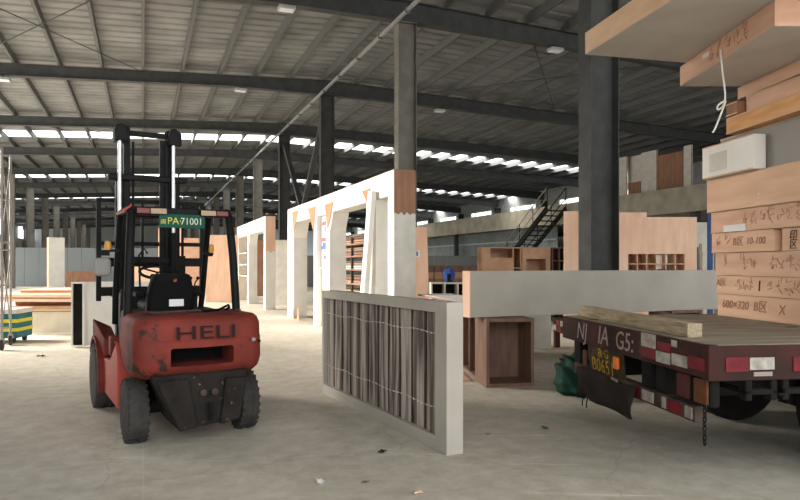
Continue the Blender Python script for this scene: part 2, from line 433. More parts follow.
# mezzanine on the right
U_M = 16.6 * K
struct(MB().box(0, .2, 11, 87, 4.05, 5.24).build('trim_1', M_conc)); put(bpy.data.objects['trim_1'], B(U_M, 0), TH)
bpy.data.objects['trim_1'].name = 'mezzanine_parapet_wall'
o = struct(MB().box(.2, 11.3, 11, 87, 4.1, 4.3).build('mezzanine_slab', M_conc)); put(o, B(U_M, 0), TH)
ribwall('wall_under_mezzanine', U_M + 1.2, 34, 87, 0, 4.08, M_clad)
for v in (14, 22.5, 47, 64):
    o = struct(MB().box(-.16, .16, -.16, .16, 0, 4.1).box(-.2, .2, -.2, .2, 0, .02).build('mezzanine_column', M_steel)); put(o, B(U_M + .6, v), TH)
o = struct(MB().box(-.02, .02, 34, 87, 3.2, 3.3).build('trim_2', M_alu)); put(o, B(U_M + 1.12, 0), TH)
# conduit on the column ridge line with brackets
t = thing('cable_tray', 'long pale cable tray running along the central row of columns just under the roof', 'cable tray', B(U_C - .38, 7, ZR - .71), TH)
MB().box(-.05, .05, 0, 86, 0, .07).build('tray', M_alu, t, bevel=.008)
for i in range(24): MB().box(-.07, .07, i * 2.1 + .3, i * 2.1 + .35, -.04, .1).build('bracket', M_purlin, t)

# floodlights under the beams
def flood(px, py, v, label):
    ang = math.atan((px - HX) / F) + TH; u = v * math.tan(ang); y = B(u, v).y
    t = thing('floodlight', label, 'lamp', B(u, v - .18, ztop(u) - (.5 if u < U_C else .6)), TH, 'floodlights under the roof beams')
    MB().box(-.22, .22, -.16, .16, -.12, -.02).build('housing', M_alu, t, bevel=.02)
    MB().box(-.18, .18, -.12, .12, -.13, -.119).build('lens', M_glassl, t)
    MB().box(-.02, .02, -.01, .01, -.02, .12).build('bracket', M_steel, t)
    return t
flood(285, 12, 16.8, 'small floodlight under the nearest roof beam, left of the tall central column')
flood(240, 88, 25.2, 'small floodlight under the second roof beam, above the plywood sheets behind the forklift')
flood(552, 53, 16.8, 'small floodlight under the nearest roof beam, left of the dark column')
flood(438, 111, 25.2, 'small floodlight under the second roof beam, just right of the central column')
flood(4, 78, 25.2, 'small floodlight under the second roof beam, above the scaffold tower')

# ================================================================== FORKLIFT
FK = thing('forklift', 'worn red forklift with black overhead guard and a green registration plate, seen from behind', 'forklift', (-1.985, 6.07, 0), math.radians(31.5))
def plan(w, yr, yf, r=.16, z=0., n=6):
    """Outline of the counterweight: straight sides and rounded rear corners with a gently bowed rear."""
    pts = [(w, yf, z)]
    for k in range(n + 1):
        a = k / n * PI / 2; pts.append((w - r + r * math.cos(a), yr + .04 + r - r * math.sin(a), z))
    pts.append((0, yr, z))
    for k in range(n, -1, -1):
        a = k / n * PI / 2; pts.append((-w + r - r * math.cos(a), yr + .04 + r - r * math.sin(a), z))
    pts.append((-w, yf, z)); return pts
cw = MB().loft([plan(.53, -.36, .42, .15, .60), plan(.565, -.45, .42, .17, .66), plan(.57, -.50, .42, .17, .74), plan(.57, -.50, .42, .17, .93),
                plan(.57, -.482, .42, .17, .95), plan(.568, -.478, .42, .17, 1.06), plan(.555, -.455, .42, .18, 1.115), plan(.53, -.42, .42, .18, 1.14), plan(.48, -.34, .42, .18, 1.15)]).build('counterweight', M_red, FK, smooth=True)
cut = MB().box(-.28, .27, -.8, -.08, .715, .875).build('cut', M_black)
md = cut.modifiers.new('b', 'BEVEL'); md.width = .015
bm_ = cw.modifiers.new('bool', 'BOOLEAN'); bm_.operation = 'DIFFERENCE'; bm_.object = cut; bm_.solver = 'EXACT'
cut.parent = FK; bpy.context.view_layer.update()
dg = bpy.context.evaluated_depsgraph_get(); dg.update()
me = bpy.data.meshes.new_from_object(cw.evaluated_get(dg), depsgraph=dg)
cw.modifiers.clear(); cw.data = me; bpy.data.objects.remove(cut)
me.materials.clear(); me.materials.append(M_red)
MB().box(-.275, .265, -.11, -.085, .72, .87).build('recess_shade_plate', M_void, FK)  # near-black plate stands in for the shade deep in the opening
text('HELI', .165, M_dirty0, FK, frame3((.02, -.494, 1.0), (1, 0, 0), (0, .15, 1)), depth=.006, sx=1.7)
MB().lathe([(0, -.5), (.018, -.52), (.018, -.495)], 12, 'y', (.44, 0, .92)).build('bolt', M_alu, FK, smooth=True)
MB().lathe([(0, -.5), (.014, -.515), (.014, -.49)], 12, 'y', (.5, .015, .90)).build('bolt', M_dirty, FK, smooth=True)
# lower casting between the rear wheels
lc = MB().hull([(-.44, -.42, .64), (.42, -.42, .64), (.33, -.46, .19), (-.22, -.46, .16), (-.40, .25, .64), (.40, .25, .64), (.33, .2, .19), (-.22, .2, .16)],
               [(0, 1, 2, 3), (4, 7, 6, 5), (0, 4, 5, 1), (3, 2, 6, 7), (0, 3, 7, 4), (1, 5, 6, 2)])
lc.hull([(-.40, -.475, .60), (-.12, -.475, .60), (-.05, -.495, .17), (-.21, -.495, .15), (-.40, -.42, .60), (-.12, -.42, .60), (-.05, -.44, .17), (-.21, -.44, .15)], [(0, 1, 2, 3), (4, 7, 6, 5), (0, 4, 5, 1), (3, 2, 6, 7), (0, 3, 7, 4), (1, 5, 6, 2)])
lc.hull([(.20, -.475, .58), (.40, -.475, .58), (.32, -.495, .20), (.14, -.495, .17), (.20, -.42, .58), (.40, -.42, .58), (.32, -.44, .20), (.14, -.44, .17)], [(0, 1, 2, 3), (4, 7, 6, 5), (0, 4, 5, 1), (3, 2, 6, 7), (0, 3, 7, 4), (1, 5, 6, 2)])
lc.build('rear_axle_guard', M_dirty, FK, bevel=.02)
for x in (.0, .1): MB().lathe([(0, -.49), (.03, -.48), (.03, -.42)], 12, 'y', (x, 0, .47)).build('bolt', M_bump, FK, smooth=True)
MB().tube([(.06, -.47, .22), (.06, -.50, .3), (.06, -.48, .38)], .018, 8).build('tow_pin', M_under, FK)
# body
MB().box(-.46, .46, .42, 1.15, .62, 1.13).build('engine_cover', M_black, FK, bevel=.04)
bd = MB()
bd.prism([(.30, .24), (1.25, .24), (1.36, .60), (.85, .64), (.42, .86), (.30, .7)], -.60, -.46, 'x')
bd.prism([(.30, .24), (1.25, .24), (1.36, .60), (.85, .64), (.42, .86), (.30, .7)], .46, .60, 'x')
bd.build('side_panel', M_redl, FK, bevel=.015)
MB().box(-.46, .46, .25, 1.7, .3, .64).build('chassis', M_under, FK, bevel=.02)
fd = MB()
for s in (-1, 1):
    ring = []
    for k in range(11):
        a = math.radians(200 - k * 17); ring.append((1.72 + .43 * math.cos(a), .38 + .43 * math.sin(a)))
    ring2 = [(1.72 + .40 * math.cos(math.radians(200 - k * 17)), .38 + .40 * math.sin(math.radians(200 - k * 17))) for k in range(10, -1, -1)]
    fd.prism(ring + ring2, min(s * .44, s * .66), max(s * .44, s * .66), 'x')
fd.build('front_fender', M_redw, FK)
MB().box(-.45, .45, 1.15, 1.55, .60, .66).build('floor_plate', M_under, FK)
ds = MB().prism([(1.45, .64), (1.62, .64), (1.58, 1.28), (1.40, 1.34)], -.42, .42, 'x').build('dashboard', M_black, FK, bevel=.02)
MB().box(-.58, -.47, .95, 1.10, .66, .86).build('side_step_panel', M_redw, FK, bevel=.02)
MB().hull([(-.60, 1.30, .80), (-.47, 1.30, .80), (-.47, 1.75, .90), (-.66, 1.80, 1.0), (-.60, 1.30, .62), (-.47, 1.30, .62), (-.47, 1.75, .8), (-.66, 1.80, .8)],
          [(0, 1, 2, 3), (4, 7, 6, 5), (0, 4, 5, 1), (3, 2, 6, 7), (0, 3, 7, 4), (1, 5, 6, 2)]).build('cowl', M_red, FK, bevel=.015)
MB().box(-.52, -.47, .55, .62, .84, 1.08).build('side_label', M_white2, FK)
# wheels
def wheel(x, y, r, w, side, name):
    h = w / 2
    prof = [(r * .55, -h * .9), (r * .88, -h), (r * .97, -h * .85), (r, -h * .55), (r, -h * .1), (r * .985, -h * .08), (r * .985, h * .08), (r, h * .1), (r, h * .55), (r * .97, h * .85), (r * .88, h), (r * .55, h * .9)]
    t = MB().lathe(prof, 36, 'x').build(name, M_rubber, FK, smooth=True); t.location = (x, y, r)
    hb = MB().lathe([(r * .56, -h * .5), (r * .56, h * .75), (r * .48, h * .78), (r * .44, h * .5), (r * .2, h * .45), (r * .18, h * .95), (0, h * .98)], 24, 'x').build('hub', M_bump, t, smooth=True)
    hb.rotation_euler.z = PI if side < 0 else 0
    tr = MB()
    for k in range(24):
        a = 2 * PI * k / 24
        for s in (-1, 1):
            tr.bar((s * h * .25, r * .995 * math.cos(a), r * .995 * math.sin(a)), (s * h * .92, r * .97 * math.cos(a + .09), r * .97 * math.sin(a + .09)), .035, .02, (0, math.cos(a), math.sin(a)))
    tr.build('tread', M_rubber, t)
    return t
wheel(-.50, 0, .285, .18, -1, 'rear_wheel'); wheel(.50, 0, .285, .18, 1, 'rear_wheel')
wheel(-.54, 1.72, .36, .26, -1, 'front_wheel'); wheel(.54, 1.72, .36, .26, 1, 'front_wheel')
MB().tube([(-.4, 0, .3), (.4, 0, .3)], .06, 10).build('rear_axle', M_under, FK)
MB().tube([(-.5, 1.72, .36), (.5, 1.72, .36)], .1, 10).build('front_axle', M_under, FK)
# overhead guard
for s in (-1, 1):
    MB().tube([(s * .52, .26, 1.10), (s * .495, .30, 1.7), (s * .47, .36, 2.10), (s * .465, .42, 2.15)], [.04, .04, .04, .04], 10).build('guard_rear_post', M_black, FK, smooth=True)
    MB().tube([(s * .46, 1.52, .95), (s * .47, 1.42, 1.25), (s * .465, 1.15, 2.05), (s * .46, 1.08, 2.15)], .033, 10).build('guard_front_post', M_black, FK, smooth=True)
    MB().tube([(s * .465, .42, 2.15), (s * .46, 1.08, 2.15)], .033, 10).build('guard_side_rail', M_black, FK, smooth=True)
MB().box(-.49, .49, .36, .44, 2.085, 2.165).build('guard_rear_bar', M_black, FK, bevel=.012)
MB().box(-.46, .46, 1.05, 1.12, 2.11, 2.17).build('guard_front_bar', M_black, FK, bevel=.012)
for i in range(7): MB().box(-.40 + i * .125, -.37 + i * .125, .43, 1.06, 2.13, 2.17).build('guard_slat', M_black, FK)
MB().hull([(-.54, .36, 2.12), (-.47, .34, 2.19), (-.45, .7, 2.19), (-.56, .7, 2.12), (-.54, .36, 2.10), (-.47, .34, 2.165), (-.45, .7, 2.165), (-.56, .7, 2.10)],
          [(0, 1, 2, 3), (4, 7, 6, 5), (0, 4, 5, 1), (3, 2, 6, 7), (0, 3, 7, 4), (1, 5, 6, 2)]).build('roof_corner_cap', M_redl, FK)
# tail lamps on the rear bar
for s, nm in ((-1, 'left'), (1, 'right')):
    x0 = -.43 if s < 0 else .17
    hs = MB().box(x0, x0 + .28, .31, .37, 2.085, 2.16).build('tail_lamp', M_black, FK, bevel=.01)
    MB().box(x0 + (.0 if s < 0 else .16), x0 + (.12 if s < 0 else .28), .298, .312, 2.095, 2.15).build('lens', M_lens_r, hs, bevel=.008)['label'] = 'red lens'
    MB().box(x0 + (.125 if s < 0 else .005), x0 + (.275 if s < 0 else .155), .298, .312, 2.095, 2.15).build('lens', M_lens_c, hs, bevel=.008)['label'] = 'cream lens'
pl = MB().box(-.225, .215, .318, .328, 1.965, 2.10).build('registration_plate', M_plate, FK, bevel=.004)
text('闽', .055, M_platey, pl, frame3((-.185, .316, 2.02), (1, 0, 0), (0, 0, 1)))
text('PA·', .095, M_platey, pl, frame3((-.08, .316, 2.03), (1, 0, 0), (0, 0, 1)))
text('71001', .095, M_platew, pl, frame3((.085, .316, 2.03), (1, 0, 0), (0, 0, 1)), sx=.92)
# seat
st = MB().loft([[(x * sx_ - .09, .42 + dy + yb, z) for (x, dy) in ((-.23, 0), (-.2, -.03), (0, -.045), (.2, -.03), (.23, 0), (.23, .1), (0, .06), (-.23, .1))]
                for (z, sx_, yb) in ((1.13, 1.0, .02), (1.3, .96, 0), (1.42, .86, -.03), (1.50, .74, -.05), (1.515, .6, -.05))]).build('seat_back', M_seat, FK, smooth=True)
MB().box(-.32, .14, .5, 1.0, 1.12, 1.24).build('seat_cushion', M_seat, FK, bevel=.05)
MB().box(-.12, .02, .368, .374, 1.19, 1.26).build('paper_label', M_paper, st)
MB().lathe([(0, .34), (.018, .335), (.02, .345)], 12, 'y', (-.07, 0, 1.45)).build('badge', mat('dark orange badge', srgb(150, 70, 44)), st, smooth=True)
for x in (-.36, .2): MB().box(x - .05, x + .05, .5, .95, 1.28, 1.33).build('armrest', M_seat, FK, bevel=.02)
# steering wheel, levers
sw = MB(); c0 = Vector((-.09, 1.12, 1.52)); nx, ny = Vector((1, 0, 0)), Vector((0, .93, .36))
sw.tube([c0 + (nx * math.cos(a) + ny * math.sin(a)) * .18 for a in [2 * PI * k / 28 for k in range(29)]], .016, 8, False)
for a in (.3, 2.4, 4.5): sw.tube([c0, c0 + (nx * math.cos(a) + ny * math.sin(a)) * .18], .011, 6)
swo = sw.build('steering_wheel', M_black, FK, smooth=True)
MB().tube([(-.13, 1.13, 1.49), (-.10, 1.42, .95)], .03, 10).build('steering_column', M_black, FK)
for i, x in enumerate((.19, .26, .34)):
    lv = MB().tube([(x, 1.40, 1.2), (x + .02, 1.30, 1.38 + .01 * i), (x + .04, 1.26, 1.44)], .008, 8).build('control_lever', M_black, FK)
    MB().lathe([(0, -.02), (.016, -.015), (.02, 0), (.016, .015), (0, .02)], 10, 'z', (x + .04, 1.26, 1.45)).build('knob', M_seat, lv, smooth=True)
MB().tube([(.1, .0, 1.16), (.25, -.05, 1.17), (.36, .0, 1.21), (.40, .1, 1.18), (.38, .22, 1.14)], .012, 8).build('hose', M_seat, FK, smooth=True)
MB().tube([(-.35, .05, 1.155), (-.1, -.02, 1.165), (.2, .05, 1.165), (.35, .2, 1.15)], .010, 8).build('hose', M_bump, FK, smooth=True)
MB().box(.36, .56, .22, .36, 1.10, 1.15).build('battery_tray', mat('blue grey tray', srgb(70, 84, 100)), FK, bevel=.01)
# beacons / lamps on the front posts, mirror
for x, z in ((-.57, 1.80), (.52, 1.78)):
    lp = MB().lathe([(.03, -.04), (.035, 0), (.03, .05), (.0, .06)], 12, 'z', (x, 1.22, z)).build('turn_lamp', M_lens_a, FK, smooth=True); lp['label'] = 'amber turn lamp'
    MB().box(min(x, x * .8), max(x, x * .8), 1.2, 1.24, z - .06, z - .03).build('lamp_arm', M_black, lp)
hl = MB().box(-.70, -.53, 1.26, 1.36, 1.48, 1.68).build('headlamp', M_greyb, FK, bevel=.04)
MB().box(-.68, -.55, 1.24, 1.27, 1.70, 1.76).build('mirror_bracket', M_black, FK)
MB().box(.44, .56, 1.25, 1.31, 1.70, 1.81).build('mirror', M_black, FK, bevel=.02)
# mast
YM = 2.12
def chan(x, s, y0, z0, z1, w=.07, d=.12, t=.02):
    return MB().box(x - t / 2, x + t / 2, y0, y0 + d, z0, z1).box(min(x, x + s * w), max(x, x + s * w), y0, y0 + t, z0, z1).box(min(x, x + s * w), max(x, x + s * w), y0 + d - t, y0 + d, z0, z1)
for s in (-1, 1):
    chan(s * .36, -s, YM, .15, 2.70).build('outer_mast_rail', M_blk2, FK)
    chan(s * .27, -s, YM + .02, .35, 3.28, .06, .1).build('inner_mast_rail', M_blk2, FK)
    MB().tube([(s * .31 - .03, YM - .05, .3), (s * .31 - .03, YM - .05, 2.0)], .04, 12).build('lift_cylinder', M_blk2, FK, smooth=True)
    MB().tube([(s * .31 - .03, YM - .05, 2.0), (s * .31 - .03, YM - .05, 3.18)], .024, 12).build('piston_rod', M_chrome, FK, smooth=True)
    MB().tube([(s * .18, YM + .0, .6), (s * .18, YM + .0, 3.1)], .016, 6).build('lift_chain', M_blk2, FK)
    MB().prism([(s * .31 - .09, 3.08), (s * .31 + .07, 3.08), (s * .31 + .07, 3.24), (s * .31 + .0, 3.30), (s * .31 - .06, 3.29), (s * .31 - .09, 3.22)], YM - .08, YM + .12).build('mast_head_block', M_blk2, FK, bevel=.02)
MB().box(-.34, .34, YM + .02, YM + .1, 3.18, 3.24).build('inner_mast_tie', M_blk2, FK, bevel=.01)
MB().box(-.46, .46, YM - .03, YM + .1, 2.62, 2.70).build('outer_mast_tie', M_blk2, FK, bevel=.02)
MB().box(-.36, .36, YM - .02, YM + .02, 1.62, 1.70).build('outer_mast_crossbar', M_blk2, FK, bevel=.01)
MB().box(.13, .235, YM, YM + .05, .5, 3.15).build('hose_guard', M_blk2, FK, bevel=.01)
MB().tube([(-.1, YM - .02, 1.2), (-.12, YM - .04, 1.72), (-.06, YM - .05, 1.80), (-.02, YM - .03, 1.74)], .012, 8).build('mast_hose', M_black, FK, smooth=True)
# carriage, load backrest, forks
CX, YB = .085, 2.34
for z in (1.22, 1.58): MB().box(CX - .60, CX + .60, YB, YB + .06, z, z + .11).build('carriage_bar', M_blk2, FK, bevel=.008)
for x in (CX - .62, CX + .62): MB().box(x - .028, x + .028, YB, YB + .05, 1.16, 2.42).build('backrest_post', M_black, FK, bevel=.006)
MB().box(CX - .62, CX + .62, YB, YB + .05, 2.37, 2.42).build('backrest_top', M_black, FK, bevel=.006)
for x in (CX - .37, CX - .12, CX + .12, CX + .37): MB().box(x - .015, x + .015, YB, YB + .03, 1.69, 2.38).build('backrest_bar', M_black, FK)
MB().box(CX - .6, CX + .6, YB, YB + .03, 1.84, 1.89).build('backrest_rail', M_black, FK)
for s in (-1, 1):
    MB().prism([(YB + .06, 1.18), (YB + 1.1, 1.20), (YB + 1.1, 1.215), (YB + .12, 1.24), (YB + .12, 1.72), (YB + .06, 1.72)], CX + s * .36 - .06, CX + s * .36 + .06, 'x').build('fork', M_blk2, FK, bevel=.005)

# ================================================================== FRAMED PANEL IN FRONT
CR = thing('display_panel', 'big grey-white framed panel on its long edge, lined with weathered strips and rows of studs', 'panel', (-.975, 8.0, 0), math.atan2(-.888, .46))
Lc, Hc, Dc = 2.97, 1.285, .165
fr = MB()
fr.box(0, .05, 0, Dc, 0, Hc).box(Lc - .19, Lc, 0, Dc, 0, Hc).box(.05, Lc - .19, 0, Dc, Hc - .095, Hc).box(.05, Lc - .19, 0, Dc, 0, .12)
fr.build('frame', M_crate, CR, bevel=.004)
MB().box(.05, Lc - .19, .09, .105, .12, Hc - .095).build('backing', M_plyd, CR)
x0, x1 = .055, Lc - .195
rd = random.Random(3); rows = [[], []]; xs = []
nb = 11; wb = (x1 - x0) / nb
for i in range(nb):
    n = 7
    for j in range(n):
        f = j / (n - 1); hgt = .05 * math.sin(PI * min(1, f * .9 + .05)) ** .6 + .012 * rd.random() - .03 * f
        xs.append((x0 + i * wb + f * wb * .985 + .001, .082 - hgt))
for r, z in enumerate((.122, .5, .85, Hc - .097)):
    if r > 1: rows.append([])
for r, z in enumerate((.122, .5, .85, Hc - .097)): rows[r] = [(x, y + .006 * math.sin(z * 4 + x * 9), z) for x, y in xs]
MB().sheet(rows).build('wavy_lining', M_greywood, CR, solid=.008)
sl = MB()
for i in range(1, nb): sl.box(x0 + i * wb - .018, x0 + i * wb + .012, .045, .088, .122, Hc - .097)
sl.build('joint_shade_strip', mat('joint shade', srgb(70, 58, 52), .8, 0, col2=srgb(50, 42, 38), scale=8), CR)  # dark strips paint in the shadow lines where the lining overlaps
for (za, zb) in ((1.0, 1.01), (.37, .36)):
    sd = MB()
    for i in range(34):
        f = i / 33; x = x0 + .02 + f * (x1 - x0 - .04); z = za + (zb - za) * f + .008 * math.sin(f * 23 + za * 7)
        sd.lathe([(0, .016), (.006, .018), (.008, .023), (.006, .029), (0, .034)], 8, 'y', (x, 0, z))
    sd.tube([(x0 + f / 20 * (x1 - x0), .032, za + (zb - za) * f / 20 + .008 * math.sin(f / 20 * 23 + za * 7)) for f in range(21)], .002, 5)
    sd.build('stud_string', M_white2, CR)

# ================================================================== WHITE PORTAL FRAMES (set square to the hall)
def chamfer(mb, y, s, zt, d=.42, a=.28, b=.45):
    mb.hull([(0.01, y, zt), (0.01, y + s * a, zt), (0.01, y, zt - b), (d, y, zt), (d, y + s * a, zt), (d, y, zt - b)], [(0, 1, 2), (3, 5, 4), (0, 3, 4, 1), (1, 4, 5, 2), (0, 2, 5, 3)])
PT = thing('portal_frame', 'long tall white three-bay portal frame with triangular plywood patches under its top beam', 'display frame', B(4.2, 10.75), TH)
Hp, Zb, Dp = 3.33, 2.87, .42
mb = MB().box(0, Dp, 0, 9.15, Zb, Hp)
for ya, yb in ((0, .32), (.98, 1.55), (4.3, 4.62), (5.55, 5.85), (8.3, 9.15)): mb.box(0, Dp, ya, yb, 0, Zb)
mb.build('frame', M_white, PT, bevel=.006)
for yc_ in (8.3, 4.3): mb = MB(); chamfer(mb, yc_, -1, Zb, Dp - .01); mb.build('corner_brace', M_white, PT)
pp = MB().box(.14, .17, 4.62, 5.55, 0, Zb).box(.10, .3, 4.62, 5.55, 1.50, 1.54).build('infill_panel', M_white, PT)
pst = MB().box(.125, .138, 4.72, 5.5, 1.62, 2.84).build('poster', M_paperp, PT); pst['label'] = 'white poster with red and blue print'
for (z, m, a, b) in ((2.62, M_redp, 4.85, 5.35), (2.2, M_redp, 4.8, 5.4), (2.08, M_blue, 4.8, 5.3), (2.0, M_blue, 4.85, 5.4), (1.75, M_redp, 4.8, 5.2), (2.45, M_blue, 4.9, 5.1)):
    MB().box(.119, .126, a - .1, b + .08, z, z + .10).build('print_block', m, pst)
for (ya, yb, yc, zt_, zc) in ((7.65, 8.45, 8.25, 3.20, 2.52), (5.62, 6.45, 5.80, 3.14, 2.45), (3.93, 4.72, 4.45, 3.10, 2.45), (1.28, 1.78, 1.36, 3.12, 2.74)):
    MB().hull([(-.012, ya, zt_), (-.012, yb, zt_), (-.012, yc, zc), (.0, ya, zt_), (.0, yb, zt_), (.0, yc, zc)],
              [(0, 1, 2), (3, 5, 4), (0, 3, 4, 1), (1, 4, 5, 2), (0, 2, 5, 3)]).build('plywood_gusset', M_gus, PT)['label'] = 'triangular plywood patch'
for y, s in ((8.3, 1), (7.7, -1)):
    MB().hull([(-.012, y - .14, .0), (-.012, y + .14, .0), (-.012, y + s * .1, .42), (.0, y - .14, .0), (.0, y + .14, .0), (.0, y + s * .1, .42)],
              [(0, 1, 2), (3, 5, 4), (0, 3, 4, 1), (1, 4, 5, 2), (0, 2, 5, 3)]).build('floor_gusset', M_gus, PT)
# end face: bare plywood above, rough primer below
MB().box(.0, Dp, -.008, -.001, 2.50, Hp).build('end_plywood', M_plyd, PT)['label'] = 'bare brown plywood end'
z0 = [2.50 + .02 * math.sin(i * 1.7) + .015 * math.sin(i * 4.1) for i in range(13)]
MB().prism([(0, 0)] + [(Dp, 0)] + [(Dp - i / 12 * Dp, z0[i] + .03) for i in range(13)], -.014, -.009).build('end_primer', M_white2, PT)

# leaning plank in the right bay
pk = MB().bar((0, 0, 0), (.10, -.42, 3.02), .10, .24, (0, 1, 0)).build('leaning_plank', M_white, None, bevel=.004); put(pk, B(4.02, 12.12, .01), TH)
tag(pk, 'tall narrow white plank leaning against the right bay of the long portal frame', 'plank')

PS = thing('portal_frame', 'smaller-looking white portal frame with a plywood-capped end post, standing beyond the forklift', 'display frame', B(4.05, 23.0), TH)
mb = MB().box(0, .36, 0, 7.4, 2.85, 3.35)
for ya, yb in ((0, .3), (3.9, 4.3), (6.9, 7.4)): mb.box(0, .36, ya, yb, 0, 2.85)
mb.build('frame', M_white, PS, bevel=.006)
mb = MB(); chamfer(mb, 3.9, -1, 2.85, .35); mb.build('corner_brace', M_white, PS)
MB().box(0, .36, -.008, -.001, 2.05, 3.35).build('end_plywood', M_ply, PS)['label'] = 'bare plywood end'
MB().prism([(0, 0), (.36, 0)] + [(.36 - i / 8 * .36, 2.08 + .04 * math.sin(i * 1.3)) for i in range(9)], -.014, -.009).build('end_primer', M_white, PS)
for z in (1.1, 1.6, 2.1): MB().box(.05, .34, 4.3, 6.9, z, z + .04).build('shelf', M_white2, PS)

# ================================================================== TRAILER
TA = math.atan2(.131, .991)
TO = Vector((2.145, 4.4, 0))
TR = thing('flatbed_trailer', 'dirty maroon flatbed trailer with red and white reflectors, loaded with boxed panels', 'trailer', TO, TA)
WT = 2.6
MB().box(0, 9, 0, WT, .985, 1.05).build('deck', M_deck, TR, bevel=.006)
MB().box(0, 9, -.012, .03, .80, 1.045).build('side_rail', M_trail, TR, bevel=.008)
MB().box(0, 9, WT - .03, WT + .012, .80, 1.045).build('side_rail', M_trail, TR, bevel=.008)
MB().box(-.03, .02, -.012, WT + .012, .81, 1.045).build('rear_beam', M_trail, TR, bevel=.008)
MB().box(-.034, .04, -.015, .05, .802, 1.05).build('corner_cap', M_trail, TR, bevel=.006)
for y in (.75, 1.75): MB().box(.05, 9, y - .07, y + .07, .55, .985).build('chassis_beam', M_under, TR)
for x in [.5 + .8 * i for i in range(10)]: MB().box(x - .04, x + .04, .03, WT - .03, .86, .985).build('cross_member', M_under, TR)
# reflectors on the side rail
sy = -.016
for (x, w, z, h, m) in ((.09, .17, .865, .10, M_reflr), (.27, .185, .875, .085, M_reflw), (.60, .18, .86, .10, M_reflr), (.79, .18, .87, .085, M_reflw), (1.1, .18, .86, .1, M_reflr)):
    MB().box(x, x + w, sy - .004, sy + .004, z, z + h).build('reflector', m, TR)['label'] = 'red reflector' if m == M_reflr else 'white reflector'
MB().box(.30, .44, sy - .003, sy + .004, .83, .86).build('paint_smear', M_spray, TR)
for x in (.24, .52, .86, 1.2):
    hk = MB().box(x, x + .05, -.02, .06, .66, .80).box(x + .19, x + .24, -.02, .06, .66, .80).box(x, x + .24, -.02, .05, .70, .74).build('rope_hook', M_under, TR, bevel=.01)
    MB().tube([(x + .25, -.01, .70), (x + .29, -.02, .70), (x + .30, -.02, .74), (x + .27, -.02, .76)], .012, 8).build('hook_ring', M_under, hk)
# reflectors on the rear beam
rx = -.032
for (y, w, z, h, m) in ((.03, .20, .86, .09, M_reflr), (.245, .20, .85, .085, M_reflw), (.47, .20, .84, .085, M_reflw), (.685, .20, .85, .085, M_reflr), (.68, .22, .935, .11, M_reflw), (.46, .19, .93, .07, M_reflr), (.38, .07, .985, .05, M_reflw)):
    MB().box(rx - .004, rx + .004, y, y + w, z, z + h).build('reflector', m, TR)['label'] = 'red reflector' if m == M_reflr else 'white reflector'
MB().box(rx - .006, rx, .685, .885, .988, .994).build('sticker_line', M_ink, TR)
RX, RZ = (0, -1, 0), (0, 0, 1)                      # writing on the rear reads towards the camera's right
text('NJ', .24, M_spray, TR, frame3((rx - .002, 2.10, .925), RX, RZ), 'spray_lettering', shear=.2)
text('IA', .25, M_spray, TR, frame3((rx - .002, 1.62, .93), RX, RZ), 'spray_lettering', shear=.2)
text('G5:', .23, M_spray, TR, frame3((rx - .002, 1.20, .925), RX, RZ), 'spray_lettering', shear=.1)
# underrun bumper, brackets
MB().box(.02, .12, .236, 2.42, .455, .575).build('bumper', M_bump, TR, bevel=.008)
for (y, w, m) in ((.26, .09, M_reflw), (.40, .20, M_reflr), (.61, .06, M_reflw), (.80, .18, M_reflw), (1.02, .1, M_reflr)):
    MB().box(.012, .021, y, y + w, .475, .56).build('reflector', m, TR)
for y in (.86, 2.28): MB().box(.03, .12, y, y + .16, .5, .82).build('bumper_bracket', M_under, TR, bevel=.01)
MB().box(.4, .44, .2, 2.4, .66, .69).build('light_rail', M_under, TR)
# plate, side marker, mud sheet
pl = MB().hull([(.03, 1.30, .50), (.03, 2.03, .50), (-.0, 2.03, .82), (-.0, 1.30, .82), (.05, 1.30, .50), (.05, 2.03, .50), (.02, 2.03, .82), (.02, 1.30, .82)],
               [(0, 3, 2, 1), (4, 5, 6, 7), (0, 1, 5, 4), (3, 7, 6, 2), (0, 4, 7, 3), (1, 2, 6, 5)]).build('rear_plate', M_plt, TR, bevel=.006)
text('浙·G', .12, M_yellow, pl, frame3((-.006, 1.68, .76), RX, (-.09, 0, 1)), 'plate_lettering')
text('B0651', .19, M_yellow, pl, frame3((.006, 1.70, .63), RX, (-.09, 0, 1)), 'plate_lettering')
MB().box(-.025, .01, 1.36, 1.44, .66, .77).build('marker_lamp', M_orange, TR, bevel=.01)['label'] = 'orange marker lamp'
MB().box(-.01, .02, 2.07, 2.13, .58, .74).build('marker_lamp', M_lampo, TR, bevel=.01)
rows = []
for j in range(6):
    f = j / 5; rows.append([(-.02 - .05 * math.sin(i * .9 + j * .6) * f - .03 * f, 1.02 + i / 10 * 1.22, (.565 - .02 * math.sin(i * .7)) - f * (.27 + .012 * math.sin(i * 1.3))) for i in range(11)])
MB().sheet(rows).build('mud_flap', M_mud, TR, solid=.012, smooth=True)
tg = MB()
for y in (2.0, 1.9): tg.tube([(-.05, y, .32), (-.06, y + .02, .24), (-.05, y + .04, .19)], .006, 6)
tg.build('torn_strip', M_mud, TR)
MB().box(-.02, -.01, 1.55, 1.62, .545, .575).build('reflector', M_reflr, TR); MB().box(-.02, -.01, 1.36, 1.48, .545, .57).build('reflector', M_reflw, TR)
# tail lamps
for (y, m, n_) in ((.05, M_lampo, 'amber'), (.27, M_lampd, 'red')):
    lb = MB().box(.02, .10, y, y + .19, .60, .81).build('tail_lamp', M_under, TR, bevel=.02)
    MB().box(.0, .025, y + .015, y + .175, .615, .795).build('lens', m, lb, bevel=.025)['label'] = 'dusty %s lens' % n_
